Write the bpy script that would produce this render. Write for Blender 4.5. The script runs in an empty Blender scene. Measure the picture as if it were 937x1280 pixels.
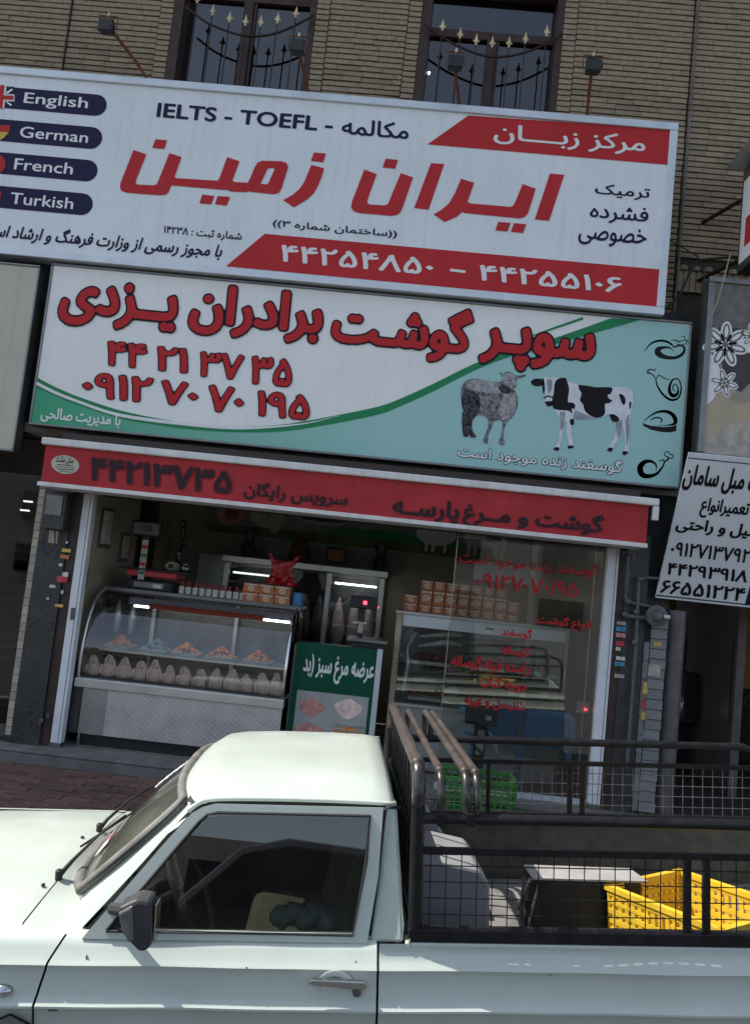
import bpy, bmesh, math, random
from mathutils import Vector, Matrix
R = math.radians
S = bpy.context.scene
COL = S.collection
rng = random.Random(7)

# ------------------------------------------------------------------ camera, sky, sun, exposure
CAM = Vector((0, 0, 1.68))
FPX, PW, PH = 1000.0, 937.0, 1280.0          # focal length in photo pixels, photo size
YAW, PITCH, ROLL = R(2.0), R(4.9), R(6.03)
fwd = Vector((-math.sin(YAW)*math.cos(PITCH), math.cos(YAW)*math.cos(PITCH), math.sin(PITCH)))
rt0 = Vector((math.cos(YAW), math.sin(YAW), 0)); up0 = rt0.cross(fwd)
rt = math.cos(ROLL)*rt0 + math.sin(ROLL)*up0
up = -math.sin(ROLL)*rt0 + math.cos(ROLL)*up0
cd = bpy.data.cameras.new('camera'); cam = bpy.data.objects.new('camera', cd); COL.objects.link(cam)
cd.sensor_fit = 'VERTICAL'; cd.sensor_height = 24; cd.lens = 24*FPX/PH; cd.clip_start = .05; cd.clip_end = 500
cam.matrix_world = Matrix(((rt.x, up.x, -fwd.x, CAM.x), (rt.y, up.y, -fwd.y, CAM.y), (rt.z, up.z, -fwd.z, CAM.z), (0, 0, 0, 1)))
S.camera = cam
SUN = Vector((-.62, .08, .78)).normalized()
wd = bpy.data.worlds.new('World'); S.world = wd; wd.use_nodes = True
nt = wd.node_tree; bg = nt.nodes['Background']
sky = nt.nodes.new('ShaderNodeTexSky'); sky.sky_type = 'NISHITA'; sky.sun_disc = False
sky.sun_elevation = math.asin(SUN.z); sky.sun_rotation = math.atan2(SUN.x, SUN.y)
sky.air_density = 1.0; sky.dust_density = 1.5; sky.ozone_density = 1.0
hs = nt.nodes.new('ShaderNodeHueSaturation'); hs.inputs['Saturation'].default_value = .72
nt.links.new(sky.outputs[0], hs.inputs['Color']); nt.links.new(hs.outputs[0], bg.inputs[0]); bg.inputs[1].default_value = .145
sl = bpy.data.lights.new('sun', 'SUN'); sl.energy = 4.6; sl.angle = R(.5); sl.color = (1, .95, .87)
so = bpy.data.objects.new('sun', sl); COL.objects.link(so); so.rotation_euler = SUN.to_track_quat('Z', 'Y').to_euler()
S.view_settings.view_transform = 'Standard'; S.view_settings.look = 'None'
S.view_settings.exposure = 0.6; S.view_settings.gamma = 1
S.render.engine = 'CYCLES'; S.cycles.max_bounces = 8; S.cycles.transparent_max_bounces = 16
S.cycles.use_denoising = True

def ray(px, py): return fwd + rt*((px-PW/2)/FPX) - up*((py-PH/2)/FPX)
def P(px, py, Y):                              # photo pixel -> point on the vertical plane y = Y
    r = ray(px, py); return CAM + r*(Y/r.y)
class Plane:
    def __init__(s, O, n):
        s.n = Vector(n).normalized(); s.O = Vector(O); s.u = Vector((1, 0, 0)); s.v = s.u.cross(s.n)*-1
        if s.v.z < 0: s.v = -s.v
    def hit(s, p):
        r = ray(*p); return CAM + r*((s.O-CAM).dot(s.n)/r.dot(s.n))
    def uv(s, p): q = s.hit(p)-s.O; return q.dot(s.u), q.dot(s.v)
    def pt(s, a, b, off=0): return s.O + s.u*a + s.v*b + s.n*off

# ------------------------------------------------------------------ materials
def nd(nt, t, **k):
    n = nt.nodes.new(t)
    for a, b in k.items(): setattr(n, a, b)
    return n
MATS = {}
def mat(name, col, rough=.6, metal=0, var=.12, scale=6, bump=0, bscale=60, spec=.5, coat=0, emit=None, es=0, rnd=0, streak=0, dirt=0, dcol=(.05, .04, .03)):
    m = bpy.data.materials.new(name); m.use_nodes = True; nt = m.node_tree; L = nt.links.new
    b = nt.nodes['Principled BSDF']
    tc = nd(nt, 'ShaderNodeTexCoord')
    c = (*col, 1)
    n = nd(nt, 'ShaderNodeTexNoise'); n.inputs['Scale'].default_value = scale; n.inputs['Detail'].default_value = 6
    L(tc.outputs['Object'], n.inputs['Vector'])
    mp = nd(nt, 'ShaderNodeMapRange'); mp.inputs[1].default_value = .3; mp.inputs[2].default_value = .7
    mp.inputs[3].default_value = 1-var; mp.inputs[4].default_value = 1+var
    L(n.outputs[0], mp.inputs[0])
    mx = nd(nt, 'ShaderNodeVectorMath', operation='SCALE'); mx.inputs[0].default_value = col; L(mp.outputs[0], mx.inputs['Scale'])
    out = mx.outputs[0]
    if rnd:
        oi = nd(nt, 'ShaderNodeObjectInfo'); m2 = nd(nt, 'ShaderNodeMapRange'); m2.inputs[3].default_value = 1-rnd; m2.inputs[4].default_value = 1+rnd*.7
        L(oi.outputs['Random'], m2.inputs[0]); s2 = nd(nt, 'ShaderNodeVectorMath', operation='SCALE'); L(out, s2.inputs[0]); L(m2.outputs[0], s2.inputs['Scale']); out = s2.outputs[0]
    if dirt:
        n3 = nd(nt, 'ShaderNodeTexNoise'); n3.inputs['Scale'].default_value = 3.1; n3.inputs['Detail'].default_value = 9; n3.inputs['Roughness'].default_value = .7
        L(tc.outputs['Object'], n3.inputs['Vector'])
        m3 = nd(nt, 'ShaderNodeMapRange'); m3.inputs[1].default_value = .5; m3.inputs[2].default_value = .75; m3.inputs[4].default_value = dirt; L(n3.outputs[0], m3.inputs[0])
        x3 = nd(nt, 'ShaderNodeMixRGB'); x3.inputs[2].default_value = (*dcol, 1); L(m3.outputs[0], x3.inputs[0]); L(out, x3.inputs[1]); out = x3.outputs[0]
    if streak:                                                     # rain-washed grime running down
        mpn = nd(nt, 'ShaderNodeMapping'); mpn.inputs['Scale'].default_value = (9, 9, .5); L(tc.outputs['Object'], mpn.inputs[0])
        n4 = nd(nt, 'ShaderNodeTexNoise'); n4.inputs['Scale'].default_value = 2.2; n4.inputs['Detail'].default_value = 8; n4.inputs['Roughness'].default_value = .65; L(mpn.outputs[0], n4.inputs['Vector'])
        m4 = nd(nt, 'ShaderNodeMapRange'); m4.inputs[1].default_value = .5; m4.inputs[2].default_value = .8; m4.inputs[4].default_value = streak; L(n4.outputs[0], m4.inputs[0])
        x4 = nd(nt, 'ShaderNodeMixRGB'); x4.inputs[2].default_value = (*[c_*.35+.02 for c_ in col], 1); L(m4.outputs[0], x4.inputs[0]); L(out, x4.inputs[1]); out = x4.outputs[0]
    L(out, b.inputs['Base Color'])
    b.inputs['Roughness'].default_value = rough; b.inputs['Metallic'].default_value = metal
    b.inputs['Specular IOR Level'].default_value = spec; b.inputs['Coat Weight'].default_value = coat; b.inputs['Coat Roughness'].default_value = .08
    if rough > .15 and not emit:
        rm = nd(nt, 'ShaderNodeMapRange'); rm.inputs[3].default_value = max(.03, rough-.1); rm.inputs[4].default_value = min(1, rough+.12)
        L(n.outputs[0], rm.inputs[0]); L(rm.outputs[0], b.inputs['Roughness'])
    if bump:
        n2 = nd(nt, 'ShaderNodeTexNoise'); n2.inputs['Scale'].default_value = bscale; n2.inputs['Detail'].default_value = 5
        L(tc.outputs['Object'], n2.inputs['Vector']); bp = nd(nt, 'ShaderNodeBump'); bp.inputs['Strength'].default_value = bump; bp.inputs['Distance'].default_value = .01
        L(n2.outputs[0], bp.inputs['Height']); L(bp.outputs[0], b.inputs['Normal'])
    if emit: b.inputs['Emission Color'].default_value = (*emit, 1); b.inputs['Emission Strength'].default_value = es
    MATS[name] = m; return m
def glass(name, tint=(1, 1, 1), refl=1.5, rough=.02, base=.04, haze=0, hcol=(.4,.4,.38)):
    m = bpy.data.materials.new(name); m.use_nodes = True; nt = m.node_tree; L = nt.links.new
    nt.nodes.remove(nt.nodes['Principled BSDF']); o = nt.nodes['Material Output']
    t = nd(nt, 'ShaderNodeBsdfTransparent'); t.inputs[0].default_value = (*tint, 1)
    g = nd(nt, 'ShaderNodeBsdfGlossy'); g.inputs['Roughness'].default_value = rough
    f = nd(nt, 'ShaderNodeFresnel'); f.inputs[0].default_value = refl
    a = nd(nt, 'ShaderNodeMath', operation='ADD'); a.inputs[1].default_value = base; a.use_clamp = True; L(f.outputs[0], a.inputs[0])
    x = nd(nt, 'ShaderNodeMixShader'); L(a.outputs[0], x.inputs[0])
    if haze:
        d = nd(nt, 'ShaderNodeBsdfDiffuse'); d.inputs[0].default_value = (*hcol, 1); n = nd(nt, 'ShaderNodeTexNoise'); n.inputs['Scale'].default_value = 5
        n.inputs['Detail'].default_value = 6
        tc = nd(nt, 'ShaderNodeTexCoord'); L(tc.outputs['Object'], n.inputs['Vector'])
        mm = nd(nt, 'ShaderNodeMath', operation='MULTIPLY'); mm.inputs[1].default_value = haze*2; L(n.outputs[0], mm.inputs[0])
        y = nd(nt, 'ShaderNodeMixShader'); L(mm.outputs[0], y.inputs[0]); L(t.outputs[0], y.inputs[1]); L(d.outputs[0], y.inputs[2]); L(y.outputs[0], x.inputs[1])
    else: L(t.outputs[0], x.inputs[1])
    L(g.outputs[0], x.inputs[2]); L(x.outputs[0], o.inputs[0]); MATS[name] = m; return m
def ramp_mat(name, axis, a, b, ca, cb, rough=.45):                 # printed colour gradient along an object axis
    m = mat(name, ca, rough, var=.03); nt = m.node_tree; L = nt.links.new; bs = nt.nodes['Principled BSDF']
    tc = nd(nt, 'ShaderNodeTexCoord'); sp = nd(nt, 'ShaderNodeSeparateXYZ'); L(tc.outputs['Object'], sp.inputs[0])
    mr = nd(nt, 'ShaderNodeMapRange'); mr.inputs[1].default_value = a; mr.inputs[2].default_value = b; L(sp.outputs[axis], mr.inputs[0])
    x = nd(nt, 'ShaderNodeMixRGB'); x.inputs[1].default_value = (*ca, 1); x.inputs[2].default_value = (*cb, 1)
    L(mr.outputs[0], x.inputs[0]); bs.inputs['Specular IOR Level'].default_value = .12; L(x.outputs[0], bs.inputs['Base Color']); return m
def dots_mat(name, col, hole, pitch, size, metal=.9, rough=.35, holes=True):   # punched / embossed sheet: fine relief
    m = mat(name, col, rough, metal, var=.15, scale=5); nt = m.node_tree; L = nt.links.new; bs = nt.nodes['Principled BSDF']
    src = bs.inputs['Base Color'].links[0].from_socket
    tc = nd(nt, 'ShaderNodeTexCoord'); sp = nd(nt, 'ShaderNodeSeparateXYZ'); L(tc.outputs['Object'], sp.inputs[0])
    def s(o, f):
        a = nd(nt, 'ShaderNodeMath', operation='MULTIPLY'); a.inputs[1].default_value = f; L(o, a.inputs[0])
        c = nd(nt, 'ShaderNodeMath', operation='SINE'); L(a.outputs[0], c.inputs[0]); return c.outputs[0]
    k = math.pi/pitch
    mu = nd(nt, 'ShaderNodeMath', operation='MULTIPLY'); L(s(sp.outputs[0], k), mu.inputs[0]); L(s(sp.outputs[2], k*1.2), mu.inputs[1])
    st = nd(nt, 'ShaderNodeMapRange'); st.inputs[1].default_value = size; st.inputs[2].default_value = size+.12; L(mu.outputs[0], st.inputs[0])
    if holes:
        x = nd(nt, 'ShaderNodeMixRGB'); x.inputs[2].default_value = (*hole, 1); L(st.outputs[0], x.inputs[0]); L(src, x.inputs[1]); L(x.outputs[0], bs.inputs['Base Color'])
    bp = nd(nt, 'ShaderNodeBump'); bp.inputs['Strength'].default_value = 1; bp.inputs['Distance'].default_value = -.004 if holes else .006
    L(st.outputs[0], bp.inputs['Height']); L(bp.outputs[0], bs.inputs['Normal']); return m

mat('brick', (.3, .238, .158), .9, var=.16, scale=25, bump=.5, bscale=90, rnd=.2, dirt=.3, dcol=(.12,.1,.08))
mat('mortar', (.05, .04, .03), 1, var=.3, bump=.4)
mat('cornice', (.3, .27, .22), .9, var=.1, bump=.3)
mat('window_wood', (.045, .022, .016), .5, var=.3, scale=12, spec=.4)
mat('iron', (.035, .016, .014), .45, var=.3, metal=.3)
mat('gold', (.62, .5, .28), .45, var=.25, metal=.3)
glass('window_glass', (.12, .14, .16), 1.6, .01, .07)
mat('curtain', (.05, .055, .065), .9)
mat('black', (.012, .012, .012), .5, var=.3)
mat('black_gloss', (.012, .012, .014), .22, var=.2)
mat('black_paint', (.012, .0115, .012), .33, var=.4, scale=20, bump=.08, bscale=80, spec=.3, dirt=.06, dcol=(.07, .05, .04))
mat('worn_tube', (.09, .074, .065), .42, var=.35, scale=22, metal=.35, bump=.1, bscale=50, dirt=.7, dcol=(.03, .025, .022))
mat('worn_black', (.06, .055, .052), .25, var=.4, scale=25, metal=.5, bump=.08, bscale=60, dirt=.4, dcol=(.015, .014, .013))
mat('rust', (.16, .055, .025), .8, var=.3, scale=18, bump=.3)
mat('alu_frame', (.62, .66, .7), .38, .35, var=.1, scale=3, dirt=.3, dcol=(.3, .3, .3))
mat('steel', (.68, .68, .67), .3, .8, var=.12, scale=4)
mat('steel_dark', (.2, .2, .2), .35, .8, var=.2)
mat('brass_edge', (.5, .42, .33), .3, .7, var=.2)
mat('white_rail', (.7, .69, .67), .5, var=.1, streak=.4, dirt=.35, dcol=(.3, .28, .25))
mat('white_post', (.74, .77, .8), .35, var=.05, dirt=.2, dcol=(.35, .35, .34))
mat('sign_white', (.76, .8, .82), .4, var=.05, scale=1.5, streak=.22, dirt=.12, dcol=(.45, .45, .42), spec=.12)
mat('sign_white2', (.85, .85, .83), .4, var=.03, scale=2, streak=.12, dirt=.1, dcol=(.45, .45, .42), spec=.12)
mat('sign_red', (.5, .035, .04), .45, var=.08, scale=3, streak=.15, spec=.12)
mat('letter_red', (.5, .03, .035), .45, var=.05, spec=.12)
mat('awning_red', (.42, .04, .045), .5, var=.14, scale=2.5, streak=.45, dirt=.15, dcol=(.22, .03, .03), spec=.12)
mat('navy', (.02, .02, .06), .45, var=.05, spec=.12)
mat('print_black', (.015, .012, .016), .45, var=.1, spec=.12)
mat('print_dark', (.04, .025, .03), .5, var=.1, spec=.12)
mat('print_white', (.78, .78, .78), .45, var=.03, spec=.12)
mat('shade_red', (.19, .022, .026), .5, var=.1, spec=.12)
mat('green_dark', (.03, .24, .1), .45, var=.04, spec=.12)
ramp_mat('teal_print', 0, -2.6, .4, (.07, .37, .2), (.36, .6, .57))
mat('beige', (.5, .47, .38), .5, var=.07, scale=2, streak=.3, dirt=.2, dcol=(.3, .28, .22))
mat('sheep_wool', (.19, .19, .2), .7, var=.75, scale=34, spec=.12)
mat('sheep_dark', (.06, .06, .065), .7, var=.9, scale=40, spec=.12)
mat('sheep_light', (.34, .34, .35), .7, var=.4, scale=30, spec=.12)
mat('cow_white', (.68, .7, .74), .6, var=.12, scale=12, spec=.12)
mat('cow_grey', (.3, .32, .36), .6, var=.3, scale=15, spec=.12)
mat('granite', (.035, .038, .038), .35, var=.5, scale=60, streak=.3, dirt=.35, dcol=(.12, .12, .11))
mat('jamb_brown', (.045, .027, .022), .4, var=.2)
mat('tile_beige', (.4, .36, .28), .5, var=.25, scale=14, rnd=.25)
mat('tile_grey', (.21, .218, .218), .55, var=.2, scale=10, rnd=.12, dirt=.3, dcol=(.15, .15, .14))
mat('marble', (.13, .118, .115), .35, var=.2, scale=8)
mat('wall_beige', (.46, .4, .29), .8, var=.1, scale=2, dirt=.25, dcol=(.12, .1, .07))
mat('wall_tile', (.3, .32, .32), .35, var=.06)
mat('floor_tile', (.25, .235, .21), .4, var=.2)
mat('ceiling', (.35, .34, .32), .9)
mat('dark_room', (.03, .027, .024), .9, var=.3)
mat('concrete', (.16, .15, .145), .9, var=.25, scale=5, bump=.4, bscale=40)
mat('asphalt', (.05, .05, .052), .95, var=.25, scale=30, bump=.5, bscale=120)
mat('paver', (.13, .075, .062), .9, var=.2, scale=20, bump=.4, bscale=70, rnd=.3, dirt=.6, dcol=(.045, .036, .033))
mat('paver_joint', (.06, .045, .04), 1, var=.3, bump=.3)
mat('concrete_light', (.32, .3, .28), .9, var=.2, bump=.3)
glass('shop_glass', (.93, .95, .94), 1.5, .01, .08, haze=.012)
glass('case_glass', (.95, .97, .96), 1.5, .01, .07)
glass('neighbour_glass', (.5, .52, .52), 1.5, .02, .05)
glass('truck_glass', (.4, .42, .41), 1.5, .01, .09, haze=.02)
glass('windscreen_glass', (.4, .42, .38), 1.5, .03, .05, haze=.24, hcol=(.3,.3,.24))
mat('truck_paint', (.47, .525, .475), .34, var=.05, scale=3, bump=.06, bscale=3, coat=.35, streak=.1, dirt=.25, dcol=(.36, .35, .29))
mat('seal_grey', (.14, .135, .125), .6, var=.3, scale=12)
mat('rubber', (.015, .015, .015), .6, var=.3)
mat('mirror_plastic', (.035, .035, .036), .45, var=.25, scale=20)
mat('chrome', (.55, .55, .55), .15, 1, var=.05)
mat('seat_cream', (.19, .175, .13), .8, var=.3, scale=9)
mat('cloth_green', (.2, .27, .24), .9, var=.4, scale=20)
mat('dash', (.03, .03, .03), .7)
mat('bed_paint', (.055, .052, .04), .6, var=.35, scale=14, dirt=.4, dcol=(.16, .14, .09))
mat('bed_floor', (.17, .165, .155), .7, var=.35, scale=9, dirt=.4)
mat('grey_board', (.24, .24, .245), .7, var=.08, scale=5)
mat('yellow_plastic', (.66, .43, .03), .42, var=.15, scale=10, dirt=.3, dcol=(.3, .19, .03))
mat('green_plastic', (.04, .2, .03), .45, var=.15, scale=10)
mat('blue_plastic', (.07, .23, .45), .4, var=.1)
mat('chicken', (.8, .62, .55), .42, var=.25, scale=14, bump=.35, bscale=60)
mat('chicken_spice', (.7, .24, .035), .5, var=.5, scale=40, bump=.8, bscale=60)
mat('meat', (.24, .04, .04), .4, var=.6, scale=14)
mat('tray', (.5, .5, .5), .3, .6)
mat('case_red', (.6, .09, .035), .5, var=.1)
mat('carton', (.5, .17, .06), .6, var=.25, scale=25)
mat('carton_label', (.6, .42, .3), .6, var=.5, scale=40)
mat('bottle_red', (.3, .03, .03), .35)
mat('label_white', (.62, .6, .55), .6, var=.4, scale=60)
mat('red_bag', (.42, .01, .012), .25, var=.5, scale=18, bump=.8, bscale=14)
mat('scale_red', (.45, .03, .03), .35)
mat('green_print', (.008, .085, .048), .4, var=.1, spec=.12)
mat('photo_pale', (.36, .38, .36), .5, var=.15, scale=5)
mat('meat_pink', (.55, .25, .22), .5, var=.35, scale=25)
mat('grass_print', (.1, .15, .03), .7, var=.4, scale=9)
mat('sky_print', (.2, .23, .22), .7, var=.2)
mat('pale_print', (.42, .38, .33), .7, var=.25, scale=12)
mat('yellow_print', (.35, .2, .02), .6, var=.2)
mat('screen', (.02, .03, .05), .15)
mat('gas_grey', (.1, .1, .096), .45, var=.2, scale=20)
mat('pipe', (.12, .12, .11), .5, var=.3)
mat('cable', (.02, .02, .02), .6)
mat('cable_pale', (.35, .3, .2), .7)
mat('sticker_blue', (.05, .25, .4), .5, var=.3, scale=30)
mat('sticker_red', (.5, .05, .07), .5, var=.3, scale=30)
mat('sticker_yellow', (.6, .4, .1), .5, var=.3, scale=30)
mat('tube_light', (1, 1, 1), emit=(.95, .97, 1), es=3.5)
mat('led_red', (1, .05, .05), emit=(1, .03, .05), es=6)
mat('lamp_white', (1, 1, 1), emit=(1, .98, .9), es=9)
mat('shell_grey', (.12, .12, .12), .4, var=.25, scale=20)
mat('lid_grey', (.3, .29, .28), .6, var=.2, dirt=.3)
mat('wall_far', (.3, .27, .23), .9, var=.15, scale=1)
mat('car_grey', (.06, .062, .066), .3, coat=.6, var=.05)
mat('hair_brown', (.05, .035, .04), .5, var=.2)
mat('skin_print', (.42, .35, .24), .5, var=.1)
mat('flower_grad', (.3, .27, .21), .5, var=.1, scale=2)
dots_mat('punched_steel', (.5, .49, .47), (.015, .015, .015), .0145, .45, .55)
dots_mat('embossed_steel', (.62, .61, .6), (.74, .73, .72), .029, .35, .6, .35)
dots_mat('punched_white', (.5, .51, .5), (.02, .02, .02), .011, .35, 0, .5)

# ------------------------------------------------------------------ mesh helpers
class MB:
    def __init__(s): s.v = []; s.f = []
    def add(s, vs, fs):
        k = len(s.v); s.v += [Vector(v) for v in vs]; s.f += [tuple(i+k for i in f) for f in fs]; return s
    def box(s, x0, x1, y0, y1, z0, z1):
        return s.add([(x0,y0,z0),(x1,y0,z0),(x1,y1,z0),(x0,y1,z0),(x0,y0,z1),(x1,y0,z1),(x1,y1,z1),(x0,y1,z1)],
                     [(0,3,2,1),(4,5,6,7),(0,1,5,4),(1,2,6,5),(2,3,7,6),(3,0,4,7)])
    def prism(s, pts, d):                       # planar polygon extruded by vector d
        n = len(pts); d = Vector(d); a = [Vector(p) for p in pts]
        return s.add(a+[p+d for p in a], [tuple(range(n)), tuple(range(2*n-1, n-1, -1))]+[(i, (i+1) % n+0, (i+1) % n+n, i+n)[::-1] for i in range(n)])
    def tube(s, pts, r, seg=8, closed=False):
        pts = [Vector(p) for p in pts]; n = len(pts); rs = r if isinstance(r, (list, tuple)) else [r]*n
        ref = None; rings = []
        for i, p in enumerate(pts):
            if closed: t = pts[(i+1) % n]-pts[i-1]
            else: t = pts[min(i+1, n-1)]-pts[max(i-1, 0)]
            if t.length < 1e-9: t = Vector((0, 0, 1))
            t.normalize()
            if ref is None: ref = Vector((0, 0, 1)) if abs(t.z) < .9 else Vector((0, 1, 0))
            a = ref - t*ref.dot(t)
            if a.length < 1e-4: a = t.orthogonal()
            a.normalize(); ref = a; b = t.cross(a)
            rings.append([p+(a*math.cos(2*math.pi*k/seg)+b*math.sin(2*math.pi*k/seg))*rs[i] for k in range(seg)])
        vs = [v for g in rings for v in g]; fs = []
        for i in range(n if closed else n-1):
            j = (i+1) % n
            for k in range(seg): l = (k+1) % seg; fs.append((i*seg+k, i*seg+l, j*seg+l, j*seg+k))
        if not closed: fs += [tuple(range(seg))[::-1], tuple((n-1)*seg+k for k in range(seg))]
        return s.add(vs, fs)
    def lathe(s, prof, c, seg=16, axis='z', sx=1, sy=1):
        c = Vector(c); vs = []; fs = []
        for r, h in prof:
            for k in range(seg):
                a = 2*math.pi*k/seg; p = (r*math.cos(a)*sx, r*math.sin(a)*sy, h)
                if axis == 'y': p = (p[0], h, p[1])
                if axis == 'x': p = (h, p[0], p[1])
                vs.append(c+Vector(p))
        n = len(prof)
        for i in range(n-1):
            for k in range(seg): l = (k+1) % seg; fs.append((i*seg+k, i*seg+l, (i+1)*seg+l, (i+1)*seg+k))
        fs += [tuple(range(seg))[::-1], tuple((n-1)*seg+k for k in range(seg))]
        return s.add(vs, fs)
    def grid(s, fn, nu, nv):
        vs = [fn(i/nu, j/nv) for i in range(nu+1) for j in range(nv+1)]; m = nv+1
        return s.add(vs, [(i*m+j, (i+1)*m+j, (i+1)*m+j+1, i*m+j+1) for i in range(nu) for j in range(nv)])
    def blob(s, c, rx, ry, rz, jit=0, nu=10, nv=7, rr=None):
        c = Vector(c); rr = rr or rng; vs = []
        for j in range(nv+1):
            th = math.pi*j/nv
            for i in range(nu):
                a = 2*math.pi*i/nu; q = 1+rr.uniform(-jit, jit) if 0 < j < nv else 1
                vs.append(c+Vector((rx*math.sin(th)*math.cos(a)*q, ry*math.sin(th)*math.sin(a)*q, rz*math.cos(th)*q)))
        fs = [(j*nu+i, (j+1)*nu+i, (j+1)*nu+(i+1) % nu, j*nu+(i+1) % nu) for j in range(nv) for i in range(nu)]
        return s.add(vs, fs)
ORG = {}
def root_of(o):
    while o.parent: o = o.parent
    return o
def mesh(name, mb, m, org=Vector((0, 0, 0)), smooth=False):
    me = bpy.data.meshes.new(name); me.from_pydata([tuple(v-org) for v in mb.v], [], mb.f)
    bm = bmesh.new(); bm.from_mesh(me); bmesh.ops.recalc_face_normals(bm, faces=bm.faces); bm.to_mesh(me); bm.free()
    me.materials.append(MATS[m])
    if smooth:
        for p in me.polygons: p.use_smooth = True
    return me
def obj(name, mb, m, parent=None, smooth=False, bevel=0, solid=0, kind=None, auto=0, label=None):
    org = ORG.get(root_of(parent).name, Vector((0, 0, 0))) if parent else Vector((0, 0, 0))
    o = bpy.data.objects.new(name, mesh(name, mb, m, org, smooth or auto > 0)); COL.objects.link(o); o.parent = parent
    if solid: md = o.modifiers.new('solid', 'SOLIDIFY'); md.thickness = solid; md.offset = 0
    if bevel: md = o.modifiers.new('bevel', 'BEVEL'); md.width = bevel; md.segments = 2; md.limit_method = 'ANGLE'
    if auto: o.data.set_sharp_from_angle(angle=R(auto))
    if kind: o['kind'] = kind
    if label: o['label'] = label
    return o
def thing(name, label, cat, loc=(0, 0, 0), group=None):
    o = bpy.data.objects.new(name, None); COL.objects.link(o); o.location = loc; o.empty_display_size = .1
    o['label'] = label; o['category'] = cat
    if group: o['group'] = group
    ORG[o.name] = Vector(loc); return o
def tag(o, label, cat, group=None):
    o['label'] = label; o['category'] = cat
    if group: o['group'] = group
    return o
def struct(name, mb, m, **k): o = obj(name, mb, m, **k); o['kind'] = 'structure'; return o
def clone(o, parent=None):
    c = o.copy(); COL.objects.link(c)
    if parent: c.parent = parent; c.matrix_parent_inverse = o.matrix_parent_inverse
    for ch in list(o.children): clone(ch, c)
    return c
def copy_thing(o, loc, label, rotz=0):
    c = clone(o); c.location = loc; c.rotation_euler.z = rotz; c['label'] = label; ORG[c.name] = Vector(loc); return c

def fill2d(loops):
    cu = bpy.data.curves.new('fill', 'CURVE'); cu.dimensions = '2D'; cu.fill_mode = 'BOTH'
    for L in loops:
        sp = cu.splines.new('POLY'); sp.points.add(len(L)-1); sp.use_cyclic_u = True
        for q, (a, b) in zip(sp.points, L): q.co = (a, b, 0, 1)
    ob = bpy.data.objects.new('fill', cu); COL.objects.link(ob)
    me = bpy.data.meshes.new_from_object(ob.evaluated_get(bpy.context.evaluated_depsgraph_get()))
    vs = [(v.co.x, v.co.y) for v in me.vertices]; fs = [tuple(p.vertices) for p in me.polygons]
    bpy.data.objects.remove(ob); bpy.data.curves.remove(cu); bpy.data.meshes.remove(me)
    return vs, fs
FILLC = {}
def decode(key):
    if key not in FILLC: FILLC[key] = fill2d(TXT[key][1])
    return FILLC[key]
def text(key, pl, L, Rt, T, B, m, parent, off=.004, out=None, outm='print_black', shear=0, name='lettering'):
    """lettering whose ink reaches the four measured extremes L, Rt, T, B on the sign's plane"""
    u0 = pl.uv(L)[0]; u1 = pl.uv(Rt)[0]; v1 = pl.uv(T)[1]; v0 = pl.uv(B)[1]
    for k, mm, o in (([(out, outm, off)] if out else [])+[(key, m, off+(.0015 if out else 0))]):
        vs, fs = decode(k); a0, b0, a1, b1 = 0, 0, 1, 1
        if k != key: a0, b0, a1, b1 = TXT[k][0]
        mb = MB(); mb.add([pl.pt(u0+(u1-u0)*(a0+(a1-a0)*a)+shear*(b-.5)*(v1-v0), v0+(v1-v0)*(b0+(b1-b0)*b), o) for a, b in vs], fs)
        obj(name if k == key else 'lettering_outline', mb, mm, parent)
def shape(pl, loops, m, parent, off=.003, name='printed_shape', sc=1, ox=0, oy=0):
    """flat print: loops of photo pixels (scaled crop coordinates) laid on the sign's plane"""
    vs, fs = fill2d([[pl.uv((ox+x/sc, oy+y/sc)) for x, y in L] for L in loops])
    mb = MB(); mb.add([pl.pt(a, b, off) for a, b in vs], fs); return obj(name, mb, m, parent)
def smoothc(pts, n=5):
    out = []
    for i in range(len(pts)-1):
        p0, p1, p2, p3 = pts[max(i-1, 0)], pts[i], pts[i+1], pts[min(i+2, len(pts)-1)]
        for k in range(n):
            t = k/n; out.append(tuple(.5*((2*b)+(-a+c)*t+(2*a-5*b+4*c-d)*t*t+(-a+3*b-3*c+d)*t**3) for a, b, c, d in zip(p0, p1, p2, p3)))
    return out+[tuple(pts[-1])]
def stroke(pl, pts, ws, m, parent, off=.003, sc=1, ox=0, oy=0, name='printed_line'):
    pts = [(x, y, ws[i] if isinstance(ws, (list, tuple)) else ws) for i, (x, y) in enumerate(pts)]
    c = smoothc(pts); mb = MB(); vs = []
    for i, (x, y, w) in enumerate(c):
        a, b = c[max(i-1, 0)], c[min(i+1, len(c)-1)]; dx, dy = b[0]-a[0], b[1]-a[1]; l = math.hypot(dx, dy) or 1
        for s in (1, -1):
            q = pl.uv((ox+(x-dy/l*w/2*s)/sc, oy+(y+dx/l*w/2*s)/sc)); vs.append(pl.pt(*q, off))
    mb.add(vs, [(2*i, 2*i+1, 2*i+3, 2*i+2) for i in range(len(c)-1)]); return obj(name, mb, m, parent)
def quad_px(Y, pts): return [P(x, y, Y) for x, y in pts]
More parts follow.
